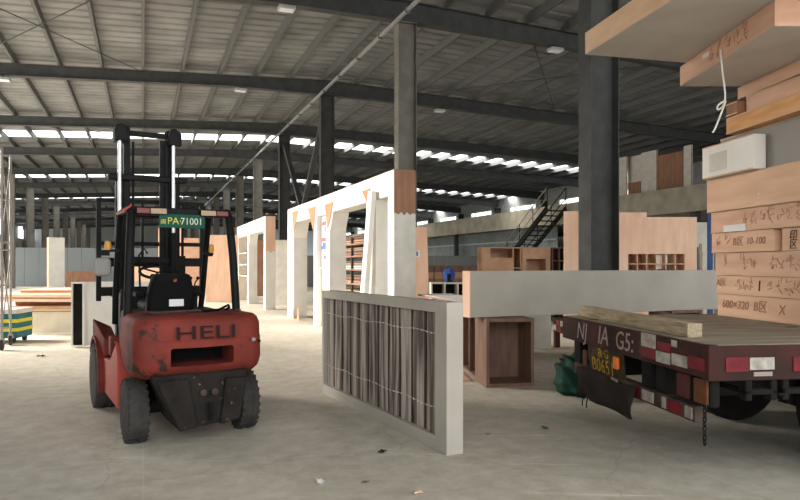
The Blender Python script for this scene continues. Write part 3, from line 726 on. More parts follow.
# chain
ch = MB()
for i in range(9):
    c = Vector((.03, .13, .60 - i * .032)); a = (Vector((1, 0, 0)) if i % 2 else Vector((0, 1, 0)))
    ch.tube([c + a * .012 * math.cos(q) + Vector((0, 0, .022 * math.sin(q))) for q in [2 * PI * k / 10 for k in range(11)]], .005, 6, False)
ch.build('chain', M_under, TR)
# wheels
def twheel(x, y):
    for dy in (-.16, .16):
        w = MB().lathe([(.26, -.13), (.44, -.14), (.47, -.11), (.475, 0), (.47, .11), (.44, .14), (.26, .13)], 36, 'y').build('trailer_wheel', M_under, TR, smooth=True)
        w.location = (x, y + dy, .475)
        MB().lathe([(.27, -.1), (.27, .1), (.2, .04), (.1, .04), (.1, .1), (0, .1)], 24, 'y').build('wheel_rim', M_bump, w, smooth=True)
for x in (1.6, 2.75): twheel(x, .34); twheel(x, 2.26); MB().tube([(x, .3, .475), (x, 2.3, .475)], .07, 12).build('axle', M_under, TR)
for x in (1.6, 2.75):
    for y in (.72, 1.78): MB().box(x - .5, x + .5, y - .05, y + .05, .47, .56).build('leaf_spring', M_under, TR)
# far corner board with reflectors
rb = MB().box(.0, .05, WT + .012, WT + .38, .84, 1.0).box(.0, .06, WT + .30, WT + .36, .66, .84).build('corner_board', M_trail, TR, bevel=.006)
for (y, z, m) in ((.04, .92, M_reflw), (.16, .92, M_reflr), (.27, .86, M_reflw), (.12, .85, M_reflr)): MB().box(-.006, .0, WT + y, WT + y + .1, z, z + .06).build('reflector', m, rb)

# ================================================================== LOAD ON THE TRAILER
def tl(x, y, z=0.0):                                  # trailer axes to the place
    return TO + Vector((x * .991 - y * .131, x * .131 + y * .991, z))
bm2 = MB().bar((0, 0, .055), (.04, 2.1, .055), .12, .108).build('timber_beam', M_rawwood, None, bevel=.006); put(bm2, tl(.14, .42, 1.05), TA)
tag(bm2, 'squared weathered timber lying along the rear edge of the trailer deck', 'timber')
def boxed(label, x, y0, y1, z0, z1, m, depth=1.6, rz=0., writing=None, seed=0, group='boxed panels stacked on the trailer', name='boxed_panel', skew=0.):
    L_ = y1 - y0
    o = MB().box(0, depth, 0, L_, 0, z1 - z0).build(name, m, None, bevel=.008); put(o, tl(x, y0, z0), TA + rz)
    tag(o, label, 'panel', group)
    h = z1 - z0
    for zz in (0., h - .012): MB().box(-.004, .01, .004, L_ - .004, zz, zz + .012).build('edge_band', M_ply2, o)
    if writing:
        for w in writing:
            kind, yc, zc, sz, body = w
            if kind == 't': text(body, sz, M_ink, o, frame3((-.006, yc, zc * h), RX, RZ), 'handwriting', shear=.12)
            elif kind == 'd': text(body, sz, M_inkd, o, frame3((-.006, yc, zc * h), RX, RZ), 'handwriting', shear=.12)
            else: strokes(MB(), (-.005, yc, zc * h), RX, RZ, body, sz * .8, sz, sz * .3, .005, seed + int(yc * 10)).build('handwriting', M_ink, o)
    return o
Y1 = 2.42
boxed('salmon boxed panel, bottom of the trailer stack, marked with numbers and B区', 1.67, .02, Y1, 1.052, 1.285, M_salm, writing=[('t', 2.1, .55, .12, '600×320'), ('t', 1.72, .55, .13, 'B区'), ('t', 1.42, .5, .13, 'X')])
boxed('salmon boxed panel, second from the bottom of the trailer stack, with a dark pen mark', 1.66, .02, Y1 + .01, 1.289, 1.485, M_salm, writing=[('t', 2.32, .6, .1, 'A区'), ('s', 2.08, .5, .1, 3), ('d', 1.72, .5, .15, '1'), ('s', 1.62, .5, .11, 4)], seed=3)
boxed('salmon boxed panel, third from the bottom of the trailer stack, faintly scribbled', 1.66, .02, Y1 + .03, 1.489, 1.73, M_pink, writing=[('s', 2.3, .55, .1, 1), ('s', 2.0, .5, .12, 2), ('s', 1.6, .5, .11, 4)], seed=5)
boxed('salmon boxed panel, fourth from the bottom of the trailer stack, left of a dark slot', 1.63, 1.50, Y1 + .05, 1.734, 1.945, M_salm, writing=[('s', .88, .5, .09, 1), ('s', .72, .5, .1, 1), ('t', .52, .5, .11, 'B区'), ('t', .25, .5, .1, '10-100')], seed=8)
boxed('salmon boxed panel, right of the dark slot in the fourth layer of the stack', 1.65, .02, 1.42, 1.734, 1.945, M_salm, writing=[('d', 1.25, .65, .1, '印'), ('d', 1.25, .25, .1, '区')], seed=9)
boxed('salmon boxed panel, fifth layer of the trailer stack, torn white paper along its lower edge', 1.61, .02, Y1 + .03, 1.949, 2.17, M_pink, writing=[('s', 1.9, .5, .11, 3), ('s', 1.55, .6, .11, 4)], seed=12)
lab = MB().box(-.008, -.003, 1.85, 2.2, .0, .07).build('torn_paper', M_paper, [o for o in COL.objects if o.get('label', '').startswith('salmon boxed panel, fifth')][0])
boxed('tall plain salmon boxed panel, sixth layer, under the white box and grey board', 1.58, .02, Y1 + .06, 2.174, 2.53, M_salm)
wb_ = boxed('white wrapped box with faint printed square, sitting on the tall plain panel of the stack', 1.50, 1.62, 2.44, 2.535, 2.875, M_white, .14, group='boxed panels stacked on the trailer', name='wrapped_box')
MB().box(-.008, -.003, .40, .68, .06, .25).build('printed_square', M_white2, wb_)
o = boxed('plain grey board, behind the white wrapped box, between the plywood layers', 1.66, .95, 2.36, 2.535, 2.96, M_greyb, 1.4)
o = boxed('plywood box with large Chinese handwriting, near end of the stack beside the grey board', 1.60, .02, .93, 2.535, 2.93, M_salm, 1.4, writing=[('d', .75, .7, .12, '又'), ('d', .42, .75, .12, 'X'), ('d', .62, .3, .14, '设'), ('d', .3, .35, .14, '区')], seed=20)
MB().box(-.012, -.002, .80, .89, .26, .36).build('hole_shade_patch', M_under, o)  # dark patch on the face paints the shaded inside of a hole
boxed('long orange timber board projecting from the stack, above the grey board', 1.50, .02, 2.12, 2.965, 3.13, M_plyo, 1.5, rz=-.03, name='timber_board')
wbk = boxed('short brown wood block wedged on the orange timber board', 1.52, 1.88, 2.06, 3.135, 3.26, M_plyd, .4, name='wood_block')
boxed('pale plywood board, right of the wood block on the orange board', 1.60, .02, 1.86, 3.135, 3.30, M_pink, 1.5, name='plywood_board')
boxed('thin pinkish plywood board, just under the overhanging white-bottomed panel', 1.52, .02, 2.02, 3.305, 3.425, M_pink, 1.4, rz=-.05, name='plywood_board')
# overhanging panels: plywood edges round a pale flat face
def overhang(label, c, rz, wx, ly, z0, z1, seed, writing=False):
    o = thing('overhanging_panel', label, 'panel', Vector((c.x, c.y, z0)), rz, 'overhanging panels on top of the trailer load')
    h = z1 - z0
    MB().box(.0, .018, -ly, 0, .004, h).box(wx - .018, wx, -ly, 0, .004, h).box(.018, wx - .018, -.018, 0, .004, h).box(.018, wx - .018, -ly, -ly + .018, .004, h).build('side_board', M_pink if writing else M_ply2, o, bevel=.003)
    MB().box(.004, wx - .004, -ly + .004, -.004, 0, .012).build('bottom_face', M_edge, o)
    MB().box(.019, wx - .019, -ly + .019, -.019, h - .014, h).build('top_face', M_edge, o)
    if writing:
        strokes(MB(), (-.001, -.62, h * .5), RX, RZ, 5, .10, .13, .04, .006, seed).build('handwriting', M_ink, o)
        MB().box(-.006, -.001, -.62, -.5, h * .6, h * .78).build('tape', M_paper, o)
    return o
overhang('plywood-edged panel with pale underside and handwriting, second from the top of the trailer load', Vector((2.87, 6.56, 0)), 0., 1.3, 1.66, 3.43, 3.63, 31, True)
overhang('topmost panel of the trailer load, pale underside and bare plywood edge, jutting out furthest', Vector((1.79, 6.19, 0)), math.atan2(.226, .974), 1.45, 2.3, 3.635, 3.845, 33)
rp = MB(); pts = [(0, 0, 0), (.0, .0, -.05), (.02, .01, -.2), (.045, .02, -.36), (.045, .02, -.45), (.02, .02, -.51), (-.02, .02, -.53), (-.025, .0, -.50), (.01, -.01, -.47), (.04, .0, -.46), (.01, .0, -.55), (-.05, .0, -.70), (-.07, .01, -.74)]
def smooth_path(p, n=6):
    p = [Vector(q) for q in p]; out = []
    for i in range(len(p) - 1):
        a, b, c, d = p[max(i - 1, 0)], p[i], p[i + 1], p[min(i + 2, len(p) - 1)]
        for k in range(n):
            t = k / n; out.append(.5 * ((2 * b) + (c - a) * t + (2 * a - 5 * b + 4 * c - d) * t * t + (3 * b - a - 3 * c + d) * t ** 3))
    return out + [p[-1]]
rp.tube(smooth_path(pts), .008, 8)
o = rp.build('hanging_cord', M_rope, None, smooth=True); o.location = (2.858, 5.70, 3.52); tag(o, 'knotted white cord dangling from the edge of the handwritten overhanging panel', 'rope')

# ================================================================== LONG WHITE BEAM AND BROWN SHELVES
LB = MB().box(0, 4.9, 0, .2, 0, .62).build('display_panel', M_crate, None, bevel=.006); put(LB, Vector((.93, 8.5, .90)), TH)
tag(LB, 'long grey-white box panel lying on edge across a brown cabinet behind the trailer', 'panel')
MB().box(-.008, -.001, .0, .2, .0, .62).build('end_plywood', M_ply, LB)['label'] = 'bare plywood end'
MB().box(-.004, .004, -.006, -.001, 0, .62).build('edge_band', M_ply, LB)
def cabinet(name, label, loc, rz, w, d, h, m, cols=(), rows=(), back=True, group=None, t=.03, cat='cabinet', face=None):
    """Open-fronted cabinet; local -y is its open front. cols and rows give the inner boards as fractions."""
    o = thing(name, label, cat, loc, rz, group)
    MB().box(0, t, 0, d, 0, h).build('side_board', m, o, bevel=.003); MB().box(w - t, w, 0, d, 0, h).build('side_board', m, o, bevel=.003)
    MB().box(t, w - t, 0, d, 0, t).build('bottom_board', m, o); MB().box(t, w - t, 0, d, h - t, h).build('top_board', m, o)
    if back: MB().box(t, w - t, d - .012, d, t, h - t).build('back_board', m, o)
    for c in cols: MB().box(w * c - t / 2, w * c + t / 2, .004, d - .012, t, h - t).build('divider', m, o)
    for r in rows: MB().box(t, w - t, .006, d - .012, h * r - t / 2, h * r + t / 2).build('shelf', m, o)
    return o
cabinet('shelf_cabinet', 'open brown cabinet standing under the left end of the long grey-white panel', Vector((1.125, 8.35, 0)), .17, .66, .5, .897, M_shelf, t=.045)
# support of the far end, behind the trailer
cabinet('shelf_cabinet', 'open brown cabinet under the far end of the long grey-white panel, behind the trailer', B(5.0 * CT + 10.12 * ST - .9, -5.0 * ST + 10.12 * CT, 0), TH, .6, .5, .897, M_shelf, t=.04)
# long bookcase running back, open towards the left
bk = cabinet('bookcase', 'long brown bookcase with upright dividers running back beside the framed panel', Vector((1.06 - .09 * 3.0, 8.97 + 3.0, 0)), -PI / 2 + .09, 3.0, .40, 1.03, M_shelf, cols=(.17, .34, .5, .67, .84), t=.04, cat='bookcase')
sh = MB().box(0, .62, 0, 2.9, 0, .035).build('white_sheet_board', M_stack, None, bevel=.004); put(sh, Vector((.92, 9.0, 1.034)), math.atan2(.2, .98)); tag(sh, 'white laminated board lying on top of the long brown bookcase', 'board')
MB().box(-.004, -.001, 0, 2.9, 0, .03).build('edge_band', M_plyd, sh)
fb = MB().box(0, .62, 0, 1.7, 0, .025).build('floor_board', M_pink, None, bevel=.003); put(fb, Vector((.62, 8.75, .0)), .1); 
tag(fb, 'thin pinkish board on the floor beside the brown bookcase', 'board')
fb.location = Vector((.35, 8.75, .0)); fb.rotation_euler.z = .09
# pale box panel low behind the beam
panel('display_panel', 'pale box panel standing on the floor, seen through the gap between cabinet and trailer', 'panel', Vector((2.45, 12.4, 0)), .05, .85, .4, 1.0, M_white2)

# green tarpaulin bundle
tb = bmesh.new(); bmesh.ops.create_icosphere(tb, subdivisions=4, radius=.26); rd = random.Random(4)
for v in tb.verts:
    d = v.co.normalized(); k = 1 + .10 * math.sin(d.x * 9 + d.z * 7) + .07 * math.sin(d.y * 13 + d.x * 5) + .05 * math.sin(d.z * 19)
    v.co = Vector((d.x * .24 * k, d.y * .26 * k, max(d.z * .27 * k, -.23)))
me = bpy.data.meshes.new('tarpaulin_bundle'); tb.to_mesh(me); tb.free(); me.materials.append(M_tarp)
for f in me.polygons: f.use_smooth = True
tp = bpy.data.objects.new('tarpaulin_bundle', me); COL.objects.link(tp); tp.location = (2.16, 7.88, .232)
tag(tp, 'crumpled dark green tarpaulin bundle on the floor by the far rear corner of the trailer', 'bag')
MB().bar((-.2, -.02, .22), (.2, -.05, .02), .05, .03).build('strap', M_bump, tp)

# ================================================================== LEFT BACKGROUND
# scaffold tower at the picture's edge
SF = thing('scaffold_tower', 'tall tubular scaffold tower on casters beside the striped box', 'scaffold', Vector((-8.03, 11.75, 0)), TH)
for (x, y) in ((.62, 0), (0, 0), (.62, 0.85), (0, 0.85)):
    MB().tube([(x, y, .2), (x, y, 3.8)], .024, 10).build('upright', M_scaf, SF, smooth=True)
    cs = MB().lathe([(.03, -.03), (.085, -.03), (.1, -.02), (.1, .02), (.085, .03), (.03, .03)], 20, 'x', (x, y, .1)).build('caster_wheel', M_rubber, SF, smooth=True)
    MB().box(x - .045, x + .045, y - .03, y + .03, .13, .22).build('caster_fork', M_scaf, cs)
for y in (0, 0.85):
    for z in (.35, 1.2, 1.9, 2.05, 2.9, 3.78): MB().tube([(0, y, z), (.62, y, z)], .018, 8).build('rung', M_scaf, SF)
for x in (0, .62):
    for (za, zb) in ((.4, 1.8), (1.9, .4), (2.1, 3.6), (3.6, 2.1)): MB().tube([(x, 0, za), (x, 0.85, zb)], .013, 8).build('diagonal_brace', M_scaf, SF)
for a, b in ((1.3, 1.75), (2.0, 2.75), (2.95, 3.6)): MB().tube([(0.1, 0, b), (.35, 0, b - .05), (.62, 0, a)], .013, 8).build('corner_brace', M_scaf, SF)
# striped box on casters
SB = thing('striped_box', 'teal box with yellow stripes and a white lid, at the foot of the scaffold', 'box', Vector((-8.86, 12.95, 0)), .12)
MB().box(0, 1.05, 0, .7, .10, .60).build('body', M_teal, SB, bevel=.02)
for z in (.24, .42): MB().box(-.004, 1.056, -.006, .706, z, z + .07).build('stripe', M_yel, SB)
MB().box(-.01, 1.06, -.01, .71, .60, .70).build('lid', M_white2, SB, bevel=.02)
for x in (.12, .93):
    for y in (.1, .6): MB().lathe([(.0, -.03), (.06, -.03), (.06, .03), (0, .03)], 14, 'x', (x, y, .06)).build('caster', M_rubber, SB)
# stack of boards
base = MB().box(0, 2.0, 0, 1.1, 0, .48).build('white_box', M_white2, None, bevel=.01); put(base, Vector((-8.45, 14.7, 0)), .1); tag(base, 'white box base under the pile of plywood boards left of the forklift', 'box')
MB().box(.0, 2.0, -.006, -.001, .0, .04).box(1.96, 2.004, -.004, 1.1, .04, .48).build('edge_band', M_stack, base)
z = .482
for i, (dx, dy, r, w, d, t, m, lab) in enumerate(((-.2, -.05, .06, 2.3, 1.3, .10, M_white2, 'white-edged board lowest in the plywood pile left of the forklift'), (-.42, -.2, .0, 2.45, 1.3, .08, M_ply2, 'pale plywood board second from the bottom of the left pile'),
        (-.42, .05, .12, 2.5, 1.3, .10, M_plyd, 'brown-edged board in the middle of the left pile'), (-1.0, -.32, -.05, 2.3, 1.3, .17, M_ply, 'thick salmon plywood box near the top of the left pile'), (-.30, .05, .09, 2.5, 1.3, .08, M_ply, 'topmost salmon plywood board of the left pile'))):
    o = MB().box(0, w, 0, d, 0, t).build('plywood_board', m, None, bevel=.006); put(o, Vector((-8.45 + dx, 14.7 + dy, z)), r); tag(o, lab, 'board', 'boards piled left of the forklift'); z += t + .004
    MB().box(-.003, w + .003, -.004, -.001, t * .4, t * .6).box(w + .001, w + .004, 0, d, t * .4, t * .6).build('core_line', M_plyd, o)
# curved white counter wall
CWp = thing('curved_counter', 'curved white counter wall with a dark open end, left of the forklift mast', 'counter', Vector((-6.22, 12.45, 0)), .0)
n = 18; R_ = 2.6; Rin = 2.42; hh = 1.27
def arc(r, a): return (R_ + .0 - r * math.cos(a), r * math.sin(a) * 1.0)
outer = [(r0, a) for r0, a in ()]
ring = [(arc(R_, k / n * 1.15)) for k in range(n + 1)]; ring2 = [(arc(Rin, k / n * 1.15)) for k in range(n, -1, -1)]
cc = MB(); top = [(x * .12 + y * .42, y * .45 - x * .1) for x, y in ring + ring2]
cc.prism([(x, y) for x, y in top], .02, hh, 'z'); cwb = cc.build('curved_wall', M_white, CWp, smooth=True)
MB().box(-.13, .12, -.10, .03, .02, .05).box(-.13, .12, -.10, .03, 1.24, hh).box(-.13, -.10, -.10, .03, .05, 1.24).box(.09, .12, -.10, .03, .05, 1.24).build('end_frame', M_white, CWp)
MB().box(-.10, .09, -.07, .02, .05, 1.24).box(-.09, .08, -.085, -.07, .6, .64).build('end_shade_block', M_under, CWp)  # solid dark block in place of a shaded hollow
# standing panels beyond
panel('display_panel', 'tall narrow white panel standing in front of the distant grey partition', 'panel', at(56, 42), .8, .95, .35, 3.4, M_white, edge=None)
def ply(px0, px1, y, pytop, label, m, rz=0., pybot=None, name='plywood_sheet', group='plywood sheets standing behind the forklift', th=.04, z0=0.):
    a, b = at(px0, y), at(px1, y); w = (b - a).length; ztop_ = zof(pytop, y)
    return panel(name, label, 'panel', (a + b) / 2 + Vector((0, 0, z0)), rz, w, th, ztop_ - z0, m, group)
MB().box(-.49, -.47, -.18, .18, 0, 3.402).build('edge_band', M_ply, [o for o in COL.objects if o.get('label', '').startswith('tall narrow white panel standing')][0])
ply(206, 238, 27.5, 235, 'large bare salmon plywood sheet standing right of the forklift mast', M_ply, .05)
ply(131, 158, 30, 258, 'low salmon plywood sheet behind the steering wheel of the forklift', M_ply, .1)
ply(158, 182, 33, 228, 'tall salmon plywood sheet seen through the middle of the forklift mast', M_ply, -.1)
ply(181, 203, 31, 238, 'salmon plywood sheet just left of the largest sheet, behind the control levers', M_pink, .1)
ply(120, 134, 36, 248, 'pale white board seen through the left window of the forklift', M_white, 0)
ply(66, 100, 46, 271, 'low pinkish plywood sheet leaning at the right end of the distant partition', M_plyd, 0)
ply(275, 293, 26, 240, 'greyish white board standing between the two portal frames', M_white2, -.1, group='boards between the portal frames')
ply(245, 268, 33, 240, 'brown board seen through the smaller portal frame', M_plyd, 0, group='boards between the portal frames')
# distant grey partition
o = MB()
for i in range(14): o.box(i * .98, i * .98 + .96, 0, .06, 0, 2.9)
pw = o.build('partition_wall', mat('pale grey partition', srgb(150, 156, 156), .6), None); put(pw, at(10, 47.5), .22); struct(pw)
o = MB()
for i in range(26): o.box(i * .98, i * .98 + .96, 0, .06, 0, 2.3)
pw = o.build('partition_wall', mat('dim grey partition', srgb(120, 120, 116), .6), None); put(pw, at(262, 47), .1); struct(pw)
# distant daylight openings in the far left wall: windows
for i, v in enumerate([58.8 + 8.4 * i for i in range(6)]):
    w = MB().box(-.02, .02, .6, 7.6, 2.4, 5.7).build('window_%d' % (20 + i), M_sky); put(w, B(U_L - 9.4, v), TH); struct(w)

# ================================================================== TIMBER RACK BEHIND THE LONG PORTAL
RK = thing('timber_rack', 'steel rack loaded with timber boards, seen through the white portal frame', 'rack', B(6.4, 17.4), TH)
RW, RD = 5.6, .9
for y in (0, RW / 2, RW):
    for x in (0, RD): MB().box(x - .03, x + .03, y - .03, y + .03, 0, 2.5).build('upright', M_steel, RK)
lv = (.45, .95, 1.42, 1.85, 2.25)
for z in lv: MB().box(-.03, RD + .03, -.03, RW + .03, z, z + .05).build('shelf', M_plyd, RK)
rd = random.Random(11); MS = [M_plyd, M_rawwood, M_cab, M_shelf, M_white2, M_shelf]
wd = {M_plyd.name: 'brown', M_rawwood.name: 'weathered', M_ply2.name: 'pale', M_shelf.name: 'dark brown', M_white2.name: 'whitish', M_cab.name: 'tan'}
lvn = ['lowest shelf', 'second shelf', 'middle shelf', 'fourth shelf', 'top shelf']
for li, z in enumerate(lv):
    zz = z + .052
    for j in range(3):
        m = MS[(li * 2 + j * 3 + (j == 2)) % 6]; w = RW - rd.uniform(.1, 1.6); t = rd.uniform(.06, .108)
        o = MB().box(0, RD - .12, 0, w, 0, t).build('timber_board', m, None, bevel=.004); put(o, B(6.45, 17.44 + rd.uniform(0, .1), zz), TH)
        tag(o, '%s board, %s of three on the %s of the timber rack' % (wd[m.name], ('lowest', 'middle', 'topmost')[j], lvn[li]), 'board', 'boards on the timber rack'); zz += t + .002
        MB().box(-.002, -.0005, 0, w, t * .4, t * .6).build('core_line', M_under, o)

# ================================================================== RIGHT BACKGROUND
# tall plywood panel behind the portal's end
tpn = MB().hull([(-.19, -.02, 0), (.17, -.02, 0), (.10, -.02, 2.44), (-.19, -.02, 2.44), (-.19, .02, 0), (.17, .02, 0), (.10, .02, 2.44), (-.19, .02, 2.44)],
                [(0, 1, 2, 3), (4, 7, 6, 5), (0, 4, 5, 1), (3, 2, 6, 7), (0, 3, 7, 4), (1, 5, 6, 2)]).build('plywood_sheet', M_ply, None, bevel=.004)
put(tpn, at(422.5, 14.2), .0); tag(tpn, 'narrow salmon plywood panel with a small label, just right of the portal end post', 'panel')
MB().box(-.15, -.06, -.026, -.021, 1.78, 1.92).build('small_label', M_paper, tpn); MB().box(-.14, -.10, -.029, -.026, 1.80, 1.9).build('label_print', M_blue, tpn)
# cabinets in the middle distance
c1 = cabinet('plywood_cabinet', 'light brown plywood cabinet with a wide top bay, leftmost of the row before the stairs', at(481, 18), .06, 1.15, .6, 2.1, M_cab, cols=(.22, .8), rows=(.72,), group='cabinets before the stairs')
MB().box(.04, .25, -.01, -.002, .02, 2.08).box(.25, .93, -.01, -.002, .02, 1.80).build('front_panel', M_cab, c1)
c2 = cabinet('plywood_cabinet', 'light brown plywood cabinet with a square opening, middle of the row before the stairs', at(522, 18.1), .06, .82, .6, 2.1, M_cab, cols=(.12, .85), rows=(.85,), group='cabinets before the stairs')
MB().box(.03, .79, -.01, -.002, 1.78, 2.08).box(.03, .12, -.01, -.002, .02, 1.78).box(.69, .79, -.01, -.002, .02, 1.78).build('front_panel', M_cab, c2)
cabinet('plywood_cabinet', 'dark brown pigeonhole cabinet beside the tall plywood panel', at(552, 18.2), .06, .42, .5, 2.1, M_shelf, cols=(.5,), rows=(.5, .82), group='cabinets before the stairs')
pn = MB().box(0, .30, 0, .05, 0, 2.80).box(.28, .34, 0, .5, 0, 2.80).build('plywood_corner_unit', M_ply, None, bevel=.004); put(pn, at(564, 14.3), -.1); tag(pn, 'tall salmon plywood corner panel left of the dark column', 'panel')
# plywood wall unit with a grid of openings
WU = thing('plywood_wall_unit', 'big salmon plywood wall unit with a row of square openings, right of the dark column', 'display unit', at(612, 16.2), .0)
k = 16.2 / F
w_ = 85 * k; zt, zt2 = zof(217, 16.2), zof(211, 16.2)
xa, xb = (628 - 612) * k, (685 - 612) * k; za, zb = zof(271.5, 16.2), zof(254, 16.2)
MB().box(0, xa, 0, .4, 0, zt).box(xb, w_, 0, .4, 0, zt).box(xa, xb, 0, .4, zb, zt).box(xa, xb, 0, .4, 0, za).build('wall_board', M_ply, WU, bevel=.004)
MB().box(-.3, (653 - 612) * k, .41, .5, 0, zt2).build('rear_board', M_ply, WU)
g = MB(); m_ = (za + zb) / 2 - .03
for i in range(7): x = xa + (xb - xa) * i / 6; g.box(x - .012, x + .012, .005, .39, za, zb)
g.box(xa, xb, .005, .39, m_ - .012, m_ + .012); g.build('grid', M_ply2, WU)
for (i, m) in ((0, M_plyd), (1, M_plyd), (2, M_cab), (5, M_cab)): MB().box(xa + (xb - xa) * i / 6 + .014, xa + (xb - xa) * (i + 1) / 6 - .014, .37, .385, za, zb).build('back_board', m, WU)
for i in (3, 4): MB().box(xa + (xb - xa) * i / 6 + .02, xa + (xb - xa) * (i + 1) / 6 - (.02 if i == 3 else .12), .2, .21, m_ + .02 if i == 4 else za + .06, zb - .02).build('white_sheet', M_stack, WU)
# workbench area
WB = thing('workbench', 'low white workbench with open bays, beyond the portal end post', 'workbench', at(431, 17.5), .05)
MB().box(0, 1.0, 0, .6, 1.08, 1.12).build('top', M_white2, WB)
for x in (0, .36, .72, .96): MB().box(x, x + .04, 0, .6, .0, 1.08).build('leg', M_white2, WB)
MB().box(0, 1.0, .55, .6, .2, 1.08).build('back', M_under, WB)
bw = bmesh.new(); bmesh.ops.create_icosphere(bw, subdivisions=3, radius=.2)
for v in bw.verts: v.co = Vector((v.co.x * .8 * (1 + .1 * math.sin(v.co.z * 22)), v.co.y * .7, max(v.co.z * 1.1 + .02 * math.sin(v.co.x * 30), -.18)))
me = bpy.data.meshes.new('cloth_bundle'); bw.to_mesh(me); bw.free(); me.materials.append(M_bluec); bo = bpy.data.objects.new('cloth_bundle', me); COL.objects.link(bo)
for f in me.polygons: f.use_smooth = True
bo.location = at(449, 17.8, 1.12 + .182); tag(bo, 'blue cloth bundle lying on the white workbench', 'cloth'); MB().box(-.06, .04, -.16, -.12, -.16, .05).build('fold_shade', M_under, bo)  # dark strip paints the shade in a fold of the cloth
bx_ = MB().box(0, .42, 0, .3, 0, .36).box(-.01, .43, -.01, .31, .36, .40).build('white_box', M_white2, None, bevel=.01); put(bx_, at(456, 16.8, 0), .05); tag(bx_, 'small white box standing on the floor in front of the workbench', 'box')
MB().box(.02, .40, -.004, -.001, .1, .14).build('tape', M_paper, bx_)
# heap of boards behind the bench
z = 0.
for i, (m, w) in enumerate(((M_plyd, 4.4), (M_rawwood, 4.0), (M_shelf, 4.6), (M_plyd, 4.2), (M_cab, 3.6), (M_shelf, 4.4))):
    t = .26; o = MB().box(0, w, 0, 1.2, 0, t).build('board_bundle', m, None, bevel=.01); put(o, at(424, 26, z), .12); tag(o, '%s bundle of boards, number %d up in the heap behind the workbench' % (wd.get(m.name, 'tan'), i + 1), 'boards', 'bundles of boards behind the workbench'); z += t + .002
    MB().box(.4, .43, -.004, -.001, 0, t).box(w - .5, w - .47, -.004, -.001, 0, t).build('strap', M_under, o)
# stairs to the mezzanine
ST_ = thing('steel_staircase', 'dark steel staircase with handrails climbing to the mezzanine behind the cabinets', 'stairs', B(U_M - 1.6, 38.4), TH)
ns = 18
for s in (0, 1.3):
    MB().bar((s, 0, .0), (s, -7.3, 4.9), .07, .3).build('stringer', M_under, ST_)
    for h in (.6, 1.2): MB().tube([(s, 0, h), (s, -7.3, 4.9 + h)], .03, 8).build('handrail', M_scaf if s == 0 else M_under, ST_)
    for i in range(6): MB().tube([(s, -7.3 * i / 5, 4.9 * i / 5), (s, -7.3 * i / 5, 4.9 * i / 5 + 1.2)], .025, 8).build('baluster', M_under, ST_)
for i in range(ns): y = -7.3 * (i + .5) / ns; MB().box(0, 1.3, y - .17, y + .17, 4.9 * (i + .5) / ns - .025, 4.9 * (i + .5) / ns + .025).build('tread', M_under, ST_)
# panels standing on the mezzanine
def mezz(px0, px1, v_u, z1, label, m, z0=4.3, name='mezzanine_panel'):
    def hit(px):                                      # where a line of sight meets the row of panels
        a = math.atan((px - HX) / F) + TH; return v_u / math.tan(a)
    v0, v1 = hit(px0), hit(px1); o = MB().box(0, .05, 0, v0 - v1, 0, z1 - z0).build(name, m, None, bevel=.006); put(o, B(v_u, v1, z0), TH)
    tag(o, label, 'panel', 'panels standing on the mezzanine')
    MB().box(-.004, -.001, 0, .05, 0, z1 - z0).build('edge_band', M_plyd, o); return o
UM2 = U_M + 2.2
mezz(600, 627, UM2, 7.76, 'white panel on the mezzanine, nearest the dark column', M_white2)
mezz(628, 640.5, UM2, 6.22, 'low brown plywood panel on the mezzanine between two white panels', M_plyd)
mezz(628, 642, UM2 + .3, 7.76, 'white panel on the mezzanine standing behind the low plywood one', M_white2)
mezz(641, 657, UM2, 7.76, 'wide white panel on the mezzanine left of the dark brown one', M_white2)
mezz(657.5, 683, UM2, 7.41, 'dark brown panel on the mezzanine beside the trailer load', M_plyd)
mezz(683.5, 692, UM2, 7.62, 'narrow white panel on the mezzanine, last before the trailer load', M_white2)
# things under the mezzanine at the gap beside the load
bp = MB().box(-.06, .06, -.06, .06, 0, 3.3).box(-.15, .15, -.15, .15, 0, .03).build('blue_post', M_bluep, None, bevel=.01); put(bp, at(710, 19), .1); tag(bp, 'blue steel post beside the trailer load', 'post')
panel('display_panel', 'white panel standing under the mezzanine beside the blue post', 'panel', at(702, 21), .1, .8, .06, 3.0, M_white2)
for i, (px, h, m, lb) in enumerate(((697.5, 2.1, M_bluep, 'blue-grey plank leaning left of the blue post'), (701, 2.2, M_rawwood, 'tan plank leaning between blue-grey plank and blue post'), (704.3, 1.95, M_white2, 'short pale plank leaning nearest the blue post'))):
    o = MB().bar((0, 0, 0), (.12, .3, h), .08, .04, (0, 1, 0)).build('leaning_plank', m, None, bevel=.004); put(o, at(px, 18.4, .02), 0); tag(o, lb, 'plank', 'planks beside the blue post')

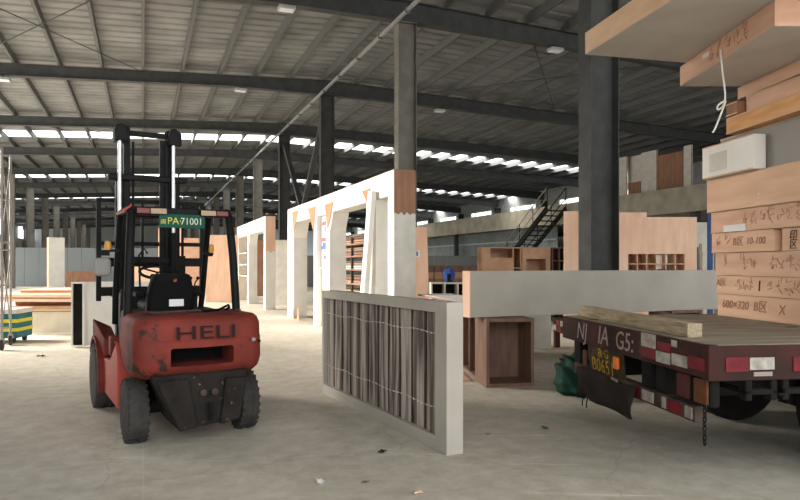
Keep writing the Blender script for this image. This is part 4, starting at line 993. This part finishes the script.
# ================================================================== LITTER
def scrap(px, py, s, m, label, seed, name='scrap'):
    y = EYE * F / (py - HY); rd = random.Random(seed); g = []
    for j in range(5): g.append([((i / 4 - .5) * s + rd.uniform(-.1, .1) * s, (j / 4 - .5) * s * .7 + rd.uniform(-.1, .1) * s, .006 + rd.uniform(0, .28) * s) for i in range(5)])
    o = MB().sheet(g).build(name, m, None, solid=.003, smooth=True); put(o, at(px, y), rd.uniform(0, 3)); tag(o, label, 'litter'); return o
scrap(321, 483, .09, M_paper, 'crumpled white paper scrap on the floor at the bottom of the picture', 1, 'paper_scrap')
scrap(545, 429, .07, M_teal, 'teal plastic scrap on the floor between framed panel and trailer', 2, 'plastic_scrap')
scrap(418, 494, .06, M_ply2, 'tan wood chip on the floor right of the white paper scrap', 3, 'wood_chip')
scrap(488, 435, .05, M_rawwood, 'small brown chip on the floor just right of the framed panel end', 4, 'wood_chip')
scrap(366, 483, .05, M_plyd, 'dark splinter on the floor between paper scrap and tan chip', 5, 'wood_splinter')
scrap(382, 453, .07, M_under, 'dark bent splinter on the floor in front of the framed panel', 6, 'wood_splinter')
scrap(781, 401, .06, M_paper, 'white scrap on the floor under the trailer side', 7, 'paper_scrap')
scrap(41, 357, .12, M_under, 'black scrap on the floor below the pile of boards', 8, 'rubber_scrap')

# ================================================================== LIGHT AND CAMERA
w = bpy.data.worlds.new('World'); SC.world = w; w.use_nodes = True
bg = w.node_tree.nodes['Background']; bg.inputs[0].default_value = (.93, .97, 1.0, 1); bg.inputs[1].default_value = 1.7
sd_ = bpy.data.lights.new('sun', 'SUN'); sd_.energy = 14.0; sd_.angle = math.radians(40); sd_.color = (1, .94, .86)
so = bpy.data.objects.new('sun', sd_); COL.objects.link(so)
dirv = Vector((CT * .85 + ST * .48, ST * .85 - CT * .48, -.5)).normalized()      # daylight through the open left side
so.rotation_euler = dirv.to_track_quat('-Z', 'Y').to_euler(); so.location = (-12, 10, 8)

cd = bpy.data.cameras.new('camera'); cd.sensor_width = 36; cd.lens = F / 800 * 36; cd.shift_y = (HY - 250) / 800; cd.clip_end = 400
co = bpy.data.objects.new('camera', cd); COL.objects.link(co); co.location = (0, 0, EYE); co.rotation_euler = (PI / 2, 0, 0)
SC.camera = co
vs = SC.view_settings; vs.view_transform = 'Standard'; vs.look = 'None'; vs.gamma = 1.; vs.use_curve_mapping = False; vs.exposure = .95
SC.cycles.max_bounces = 8; SC.cycles.diffuse_bounces = 5
